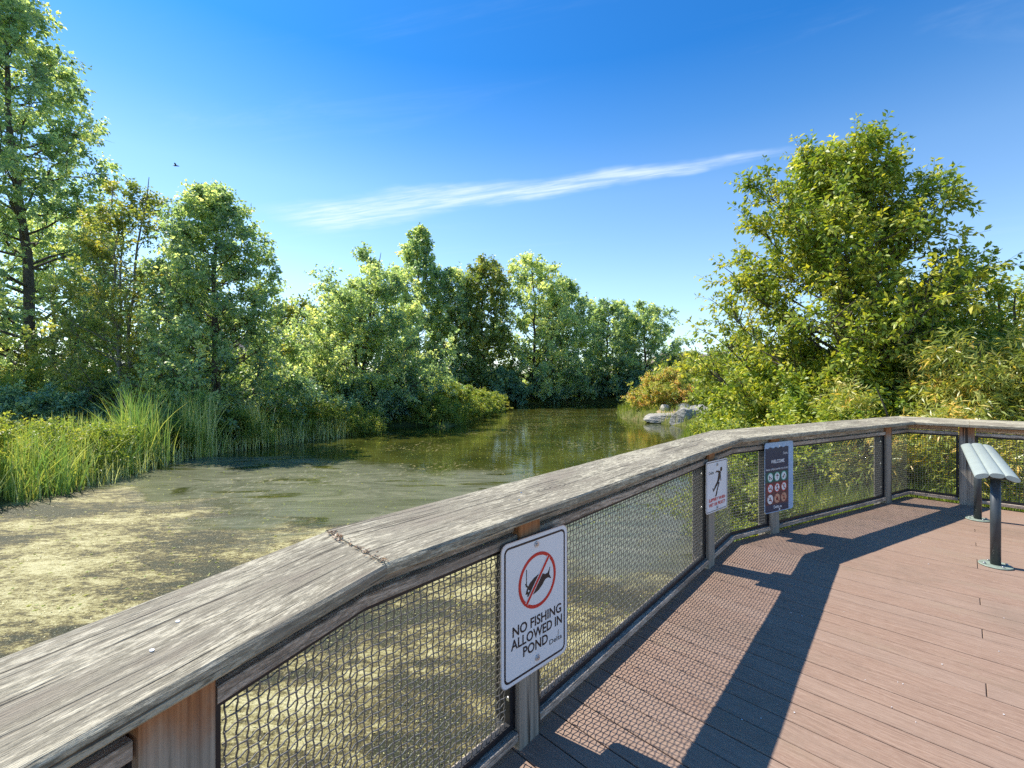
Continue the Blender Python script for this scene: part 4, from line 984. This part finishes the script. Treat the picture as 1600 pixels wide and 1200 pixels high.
def blades(name, x, y, n, h, w, mat, seed, tone0=0.4, bend=0.45, seg=4):
    """vertical bent blades rooted at x,y"""
    r = np.random.RandomState(seed); z = terrain_z(x, y)
    hh = h * r.uniform(0.5, 1.1, n); az = r.rand(n) * 6.283; bd = bend * hh * r.rand(n) ** 1.5; ww = w * r.uniform(0.6, 1.2, n); fa = r.rand(n) * 3.14
    V = np.zeros((n, (seg + 1) * 2, 3), np.float32)
    for k in range(seg + 1):
        t = k / seg; cx = x + np.cos(az) * bd * t * t; cy = y + np.sin(az) * bd * t * t; cz = z + hh * (t - 0.25 * (bd / hh) * t * t)
        wd = ww * (1 - t ** 2.2) * 0.5 + 0.0006
        V[:, 2 * k] = np.stack([cx - np.cos(fa) * wd, cy - np.sin(fa) * wd, cz], -1); V[:, 2 * k + 1] = np.stack([cx + np.cos(fa) * wd, cy + np.sin(fa) * wd, cz], -1)
    b = np.arange(n)[:, None] * (seg + 1) * 2; q = np.arange(seg)[None] * 2
    F = np.stack([b + q, b + q + 1, b + q + 3, b + q + 2], -1).reshape(-1, 4)
    tone = np.repeat(np.clip(tone0 + r.randn(n) * 0.22, 0, 1), seg)
    o = link(name, npmesh(name, V.reshape(-1, 3), F, tone, smooth=False), M[mat]); return o
def scatter_poly(n, fn, x0, x1, y0, y1, seed):
    r = np.random.RandomState(seed); X = r.uniform(x0, x1, n * 4); Y = r.uniform(y0, y1, n * 4); k = fn(X, Y); return X[k][:n], Y[k][:n]
sdp = lambda X, Y: sdist(X, Y, POND)
off_deck = lambda X, Y: sdist(X, Y, [tuple(p) for p in deck_poly]) > 0.03
# reed belt on the left bank
X, Y = scatter_poly(4600, lambda X, Y: (sdp(X, Y) > -0.35) & (sdp(X, Y) < 2.2) & (X < -8.6) & (wave(X, Y, 1.7, 21) > -0.15) & ((Y < 16.5) | (wave(X, Y, 2.9, 22) > 0.2)), -16, -8.6, 8.5, 21, 5)
tag(blades('reeds', X, Y, len(X), 1.3, 0.026, 'reed', 6, 0.55, 0.8), kind='stuff')
# distinct tussocks
tu = [(-11.1, 13.6, 2.0, 'arching tussock of long reed blades at the water edge, nearest the camera', 0.5), (-11.3, 16.3, 2.5, 'tall upright clump of cattails in the middle of the reed belt', 0.2), (-10.7, 15.6, 2.2, 'bright yellow-green reed clump fanning out at the water edge', 0.72),
      (-11.9, 14.6, 2.3, 'bluish green cattail clump behind the arching tussock', 0.15), (-10.2, 17.6, 1.9, 'reed clump with dead pale stalks below the broad tree', 0.85)]
for i, (x, y, h, lab, t0) in enumerate(tu):
    r = np.random.RandomState(300 + i); n = 230; xx = x + r.randn(n) * 0.28; yy = y + r.randn(n) * 0.28
    o = blades('reed_clump', xx - x, yy - y, n, h, 0.028, 'reed', 310 + i, t0, 0.55, 5)
    # blades() takes ground heights at its own coordinates: reset to the clump's foot
    co = np.zeros(len(o.data.vertices) * 3, np.float32); o.data.vertices.foreach_get('co', co); co = co.reshape(-1, 3)
    zloc = np.repeat(terrain_z(xx - x, yy - y), 12); co[:, 2] -= zloc; o.data.vertices.foreach_set('co', co.ravel()); o.data.update()
    o.location = (x, y, max(tz(x, y), WATER_Z) - 0.03); tag(o, lab, 'reeds', 'reed clumps on the left bank')
# dead pale stalks
X, Y = scatter_poly(1500, lambda X, Y: (np.abs(sdp(X, Y)) < 0.5) & (X < -7.5), -13, -7.5, 11, 22, 15)
tag(blades('dead_reeds', X, Y, len(X), 0.9, 0.02, 'reed', 16, 1.0, 0.5), kind='stuff')
# grass: near right bank, spit and left bank
X, Y = scatter_poly(32000, lambda X, Y: (sdp(X, Y) > -0.1) & off_deck(X, Y), 2.2, 11.5, 1.5, 12.5, 25)
tag(blades('grass', X, Y, len(X), 0.40, 0.012, 'grass', 26, 0.42, 0.6, 3), kind='stuff')
X, Y = scatter_poly(16000, lambda X, Y: (sdp(X, Y) > -0.1) & (sdp(X, Y) < 5), -17, 16, 12.5, 56, 27)
tag(blades('bank_grass', X, Y, len(X), 0.6, 0.03, 'grass', 28, 0.40, 0.6, 3), kind='stuff')

X, Y = scatter_poly(7000, lambda X, Y: (sdp(X, Y) > -0.25) & (sdp(X, Y) < 2.6) & (X > -6.2), -6.2, -1.2, 26.2, 42, 37)
tag(blades('spit_grass', X, Y, len(X), 1.15, 0.035, 'grass', 38, 0.55, 0.8, 3), kind='stuff')
X, Y = scatter_poly(5000, lambda X, Y: (sdp(X, Y) > -0.2) & (sdp(X, Y) < 2.2), -11.5, -7.0, 17.5, 25.0, 39)
tag(blades('bank_grass', X, Y, len(X), 0.8, 0.024, 'grass', 40, 0.5, 0.8, 3), kind='stuff')
# ------------------------------------------------------------------ boulders on the right bank
def boulder(x, y, sx_, sy_, sz_, seed, label, rz=0.0):
    bm = bmesh.new(); bmesh.ops.create_icosphere(bm, subdivisions=4, radius=1); r = np.random.RandomState(seed)
    pl = [(r.randn(3), r.uniform(0.55, 0.9)) for _ in range(11)]
    for v in bm.verts:
        p = np.array(v.co)
        for n_, d_ in pl:
            n_ = n_ / np.linalg.norm(n_); e = p @ n_ - d_
            if e > 0: p = p - n_ * e * 0.92
        p = p * (1 + 0.03 * math.sin(p[0] * 9 + seed) * math.sin(p[1] * 8) + 0.02 * math.sin(p[2] * 17 + p[0] * 13))
        v.co = Vector((p[0] * sx_, p[1] * sy_, p[2] * sz_ * 1.7))
    me = bpy.data.meshes.new('boulder'); bm.to_mesh(me); bm.free()
    o = link('boulder', me, M['rock']); o.location = (x, y, max(tz(x, y), WATER_Z) - sz_ * 0.35); o.rotation_euler = (r.uniform(-0.15, 0.15), r.uniform(-0.2, 0.2), rz)
    tag(o, label, 'boulder', 'boulders on the right bank'); return o
boulder(9.1, 28.0, 1.2, 0.8, 0.30, 1, 'flat grey boulder at the foot of the red-tinged bush, leftmost of the rocks', 0.3)
boulder(10.0, 26.3, 0.95, 0.7, 0.42, 2, 'rounded pale boulder at the water edge in front of the others', 0.1)
boulder(10.9, 28.8, 1.1, 0.7, 0.36, 3, 'small grey boulder behind the others, on the dry ground', 0.8)
boulder(11.6, 26.9, 1.35, 0.9, 0.36, 4, 'broad sunlit white-grey boulder, rightmost of the rocks', 0.2)
boulder(9.9, 29.4, 0.55, 0.4, 0.3, 5, 'narrow grey boulder tucked against the red-tinged bush', 1.2)
boulder(12.6, 26.4, 0.8, 0.55, 0.3, 6, 'low boulder half hidden by leaves at the right end of the rocks', 0.5)
r = np.random.RandomState(9); a = np.linspace(0, 6.283, 40, endpoint=False)
rr_ = 1 + 0.12 * np.sin(3 * a + 1) + 0.08 * np.sin(7 * a)
cxs, cys = 11.0, 28.6
ringp = [(cxs + 2.1 * q * math.cos(t), cys + 2.0 * q * math.sin(t)) for t, q in zip(a, rr_)]
V = [(cxs, cys, tz(cxs, cys) + 0.03)]; Fc = []
for k in range(1, 5):
    for (x, y) in ringp:
        xx, yy = cxs + (x - cxs) * k / 4, cys + (y - cys) * k / 4; V.append((xx, yy, tz(xx, yy) + 0.03 * (1 if k < 4 else -1)))
for i in range(40):
    j = (i + 1) % 40; Fc.append((0, 1 + i, 1 + j))
    for k in range(3): Fc.append((1 + k * 40 + i, 1 + (k + 1) * 40 + i, 1 + (k + 1) * 40 + j, 1 + k * 40 + j))
tag(link('dry_path', pymesh('dry_path', V, Fc), M['sand']), kind='structure')

# ------------------------------------------------------------------ distant houses
M['siding'] = plain('pale_siding', (0.55, 0.56, 0.56), 0.8, 0.2); M['roof'] = plain('grey_shingles', (0.12, 0.115, 0.115), 0.9, 0.1, 0, 0.2, 3)
M['roof2'] = plain('brown_shingles', (0.20, 0.15, 0.12), 0.9, 0.1, 0, 0.2, 3); M['glass'] = plain('window_glass', (0.04, 0.055, 0.07), 0.12, 0.6)
M['trim'] = plain('white_trim', (0.78, 0.78, 0.76), 0.6, 0.3); M['siding2'] = plain('cream_siding', (0.60, 0.55, 0.46), 0.8, 0.2)
def house(x, y, rz, w, d, h, rh, mw, mr, label, name='house'):
    root = empty(name, (x, y, tz(x, y) - 0.1), rz); tag(root, label, 'house', 'houses beyond the trees')
    link('wall', box_mesh('wall', -w / 2, w / 2, -d / 2, d / 2, 0, h), mw, root)
    e = 0.5; th = 0.18
    V = [(-w / 2 - e, -d / 2 - e, h - 0.05), (w / 2 + e, -d / 2 - e, h - 0.05), (w / 2 + e, d / 2 + e, h - 0.05), (-w / 2 - e, d / 2 + e, h - 0.05), (-w / 2 + d * 0.35, 0, h + rh), (w / 2 - d * 0.35, 0, h + rh)]
    V += [(a, b, c + th) for a, b, c in V]
    Fc = [(0, 3, 2, 1), (0, 1, 5, 4), (2, 3, 4, 5), (1, 2, 5), (3, 0, 4)]; Fc = [(3, 2, 1, 0), (6, 7, 11, 10), (8, 9, 10, 11), (7, 8, 11), (9, 6, 10), (0, 1, 7, 6), (1, 2, 8, 7), (2, 3, 9, 8), (3, 0, 6, 9)]
    rf = link('roof', pymesh('roof', V, Fc), mr, root)
    link('chimney', box_mesh('chimney', w * 0.18, w * 0.18 + 0.8, 0.4, 1.1, h + rh * 0.4, h + rh + 0.8), mw, rf)
    for fz in (1.0, 3.7):
        if fz + 1.3 > h: continue
        for k in range(4):
            xc = -w / 2 + w * (k + 0.5) / 4
            fr = link('window', box_mesh('window', xc - 0.75, xc + 0.75, -d / 2 - 0.06, -d / 2 + 0.02, fz, fz + 1.3), M['trim'], root)
            link('pane', box_mesh('pane', xc - 0.62, xc - 0.04, -d / 2 - 0.075, -d / 2 - 0.065, fz + 0.12, fz + 1.18), M['glass'], fr)
            link('pane', box_mesh('pane', xc + 0.04, xc + 0.62, -d / 2 - 0.075, -d / 2 - 0.065, fz + 0.12, fz + 1.18), M['glass'], fr)
    return root
house(36.5, 98, 0.15, 15, 9, 5.6, 2.2, M['siding'], M['roof2'], 'pale grey two-storey house seen through the gap right of the far trees')
house(33.5, 82, -0.1, 10, 8, 2.9, 1.6, M['siding2'], M['roof'], 'low house with a dark grey roof in front of the pale two-storey house')
house(-34, 62, 0.3, 16, 9, 5.4, 2.4, M['siding'], M['roof'], 'pale house glimpsed through the branches of the left trees')

# far wooded skyline: reads as one mass
r = np.random.RandomState(77); ang = np.linspace(-1.25, 1.15, 90); Cs = []
for a_ in ang:
    rad = r.uniform(120, 170); Cs.append((math.sin(a_) * rad, math.cos(a_) * rad, r.uniform(3.0, 6.5), r.uniform(3.5, 7)))
n = 260; C = []; T = []
for (x, y, h, w) in Cs:
    q = r.randn(n, 3); q /= np.linalg.norm(q, axis=1)[:, None]; q *= r.uniform(0.7, 1.05, (n, 1)); q[:, 2] = np.abs(q[:, 2])
    C.append(np.stack([x + q[:, 0] * w, y + q[:, 1] * w, -0.6 + q[:, 2] * h], -1)); T.append(np.full(n, r.rand() * 0.6))
C = np.concatenate(C); T = np.concatenate(T); m = len(C)
V, F = leaf_geo(C, r.randn(m, 3), r.randn(m, 3), r.uniform(0.9, 1.8, m), r.uniform(0.7, 1.3, m), 1)
tag(link('distant_woods', npmesh('distant_woods', V, F, np.clip(T + r.randn(m) * 0.15, 0, 1)), M['leaf_alder']), kind='stuff')

# ------------------------------------------------------------------ small things
# brown litter caught in the open joint of the cap boards
r = np.random.RandomState(31); n = 110; q0, q1 = jpt(1, 0.01), jpt(1, 0.275); tt = r.rand(n); tt = np.where(r.rand(n) < 0.35, 0.75 + 0.18 * tt, tt)
jx = q0.x + (q1.x - q0.x) * tt + r.randn(n) * 0.007; jy = q0.y + (q1.y - q0.y) * tt + r.randn(n) * 0.007
an_ = r.rand(n) * 6.283
V, F = leaf_geo(np.stack([jx, jy, 1.0235 + 0.175 * (0.01 + 0.265 * tt) + r.rand(n) * 0.001], -1), np.stack([np.cos(an_), np.sin(an_), 0.175 * np.sin(an_)], -1), np.tile([0, 0, 1.0], (n, 1)) + r.randn(n, 3) * 0.15, r.uniform(0.006, 0.018, n), r.uniform(0.002, 0.006, n), 3, 0.2)
M['litter'] = leaf_mat('brown_leaf_litter', [(0.0, (0.05, 0.03, 0.018)), (0.6, (0.18, 0.09, 0.04)), (1.0, (0.32, 0.20, 0.10))], 0.1)
tag(link('leaf_litter', npmesh('leaf_litter', V, F, r.rand(n)), M['litter']), kind='stuff')
# a bird high over the left trees
bd = empty('bird', (-36.5, 49.4, 24.9), 0.6); tag(bd, 'tiny dark bird flying high above the left trees', 'bird')
Vb, Fb = tubes([(np.array([(-0.28, 0, 0), (-0.16, 0, 0.01), (0, 0, 0.02), (0.16, 0, 0.03), (0.26, 0, 0.04), (0.32, 0, 0.03)]), np.array([0.015, 0.05, 0.075, 0.055, 0.04, 0.008]))], 8)
link('body', npmesh('body', Vb, Fb, smooth=True), M['ink'], bd)
for s_ in (-1, 1):
    link('wing', pymesh('wing', [(0.08, 0.03 * s_, 0.04), (-0.10, 0.03 * s_, 0.03), (-0.14, 0.30 * s_, 0.12), (-0.12, 0.58 * s_, 0.10), (0.02, 0.32 * s_, 0.14), (0.08, 0.03 * s_, 0.03), (-0.10, 0.03 * s_, 0.02), (-0.02, 0.32 * s_, 0.12)],
        [(0, 1, 2, 4), (4, 2, 3), (5, 7, 6)]), M['ink'], bd)
# bird droppings and lint on the boards
r = random.Random(5); bm = bmesh.new()
for k in range(26):
    p = G2(r.uniform(1100, 1580), r.uniform(830, 1130)) if k > 6 else [G2(1236, 958), G2(1253, 963), G2(1230, 1030), G2(1283, 922), G2(1189, 1123), G2(1159, 1125), G2(1262, 862)][k]
    rr2 = r.uniform(0.002, 0.005); vs = []
    for i in range(7):
        a_ = i * 6.283 / 7; q = rr2 * r.uniform(0.6, 1.2); vs.append(bm.verts.new((p.x + q * math.cos(a_), p.y + q * math.sin(a_) * 0.8, 0.0022)))
    f = bm.faces.new(vs); ex = bmesh.ops.extrude_face_region(bm, geom=[f]); 
    for v in [e for e in ex['geom'] if isinstance(e, bmesh.types.BMVert)]: v.co.z += 0.001
me = bpy.data.meshes.new('droppings'); bm.to_mesh(me); bm.free(); tag(link('droppings', me, M['pwhite']), kind='stuff')
# floating leaves and debris dusting the pond film
r = np.random.RandomState(321); n = 42000; X = r.uniform(-11, 6, n); Y = r.uniform(0.3, 9.5, n)
q_ = wave(X * 0.7, Y * 1.6, 2.2, 33) + 0.6 * wave(X, Y * 1.3, 7.0, 34) + r.randn(n) * 0.35; k = (sdp(X, Y) < -0.05) & (Y + 0.4 * X < 6.0 + 0.8 * wave(X, Y, 0.8, 35)) & (q_ > -0.2); X = X[k]; Y = Y[k]; q_ = q_[k]; n = len(X)
an_ = r.rand(n) * 6.283
V, F = leaf_geo(np.stack([X, Y, WATER_Z + 0.004 + r.rand(n) * 0.012], -1), np.stack([np.cos(an_), np.sin(an_), 0.25 * r.randn(n)], -1), np.tile([0, 0, 1.0], (n, 1)) + r.randn(n, 3) * 0.3, r.uniform(0.008, 0.026, n), r.uniform(0.006, 0.016, n), 3, 0.1)
M['duckweed'] = leaf_mat('algae_flakes', [(0.0, (0.05, 0.035, 0.015)), (0.3, (0.17, 0.12, 0.04)), (0.6, (0.36, 0.33, 0.10)), (1.0, (0.52, 0.49, 0.20))], 0.15)
tag(link('algae', npmesh('algae', V, F, np.clip(0.5 + 0.2 * q_ + r.randn(n) * 0.28, 0, 1)), M['duckweed']), kind='stuff')
r = np.random.RandomState(123); n = 2600; X = r.uniform(-11, 9, n); Y = 5 + 34 * r.rand(n) ** 1.5; k = sdp(X, Y) < -0.1; X = X[k]; Y = Y[k]; n = len(X)
C = np.stack([X, Y, np.full(n, WATER_Z + 0.006)], -1); an_ = r.rand(n) * 6.283
V, F = leaf_geo(C, np.stack([np.cos(an_), np.sin(an_), 0.03 * r.randn(n)], -1), np.tile([0, 0, 1.0], (n, 1)), r.uniform(0.03, 0.08, n), r.uniform(0.02, 0.045, n), 3, 0.08)
tag(link('floating_leaves', npmesh('floating_leaves', V, F, r.uniform(0.4, 1, n)), M['leaf_yellow']), kind='stuff')
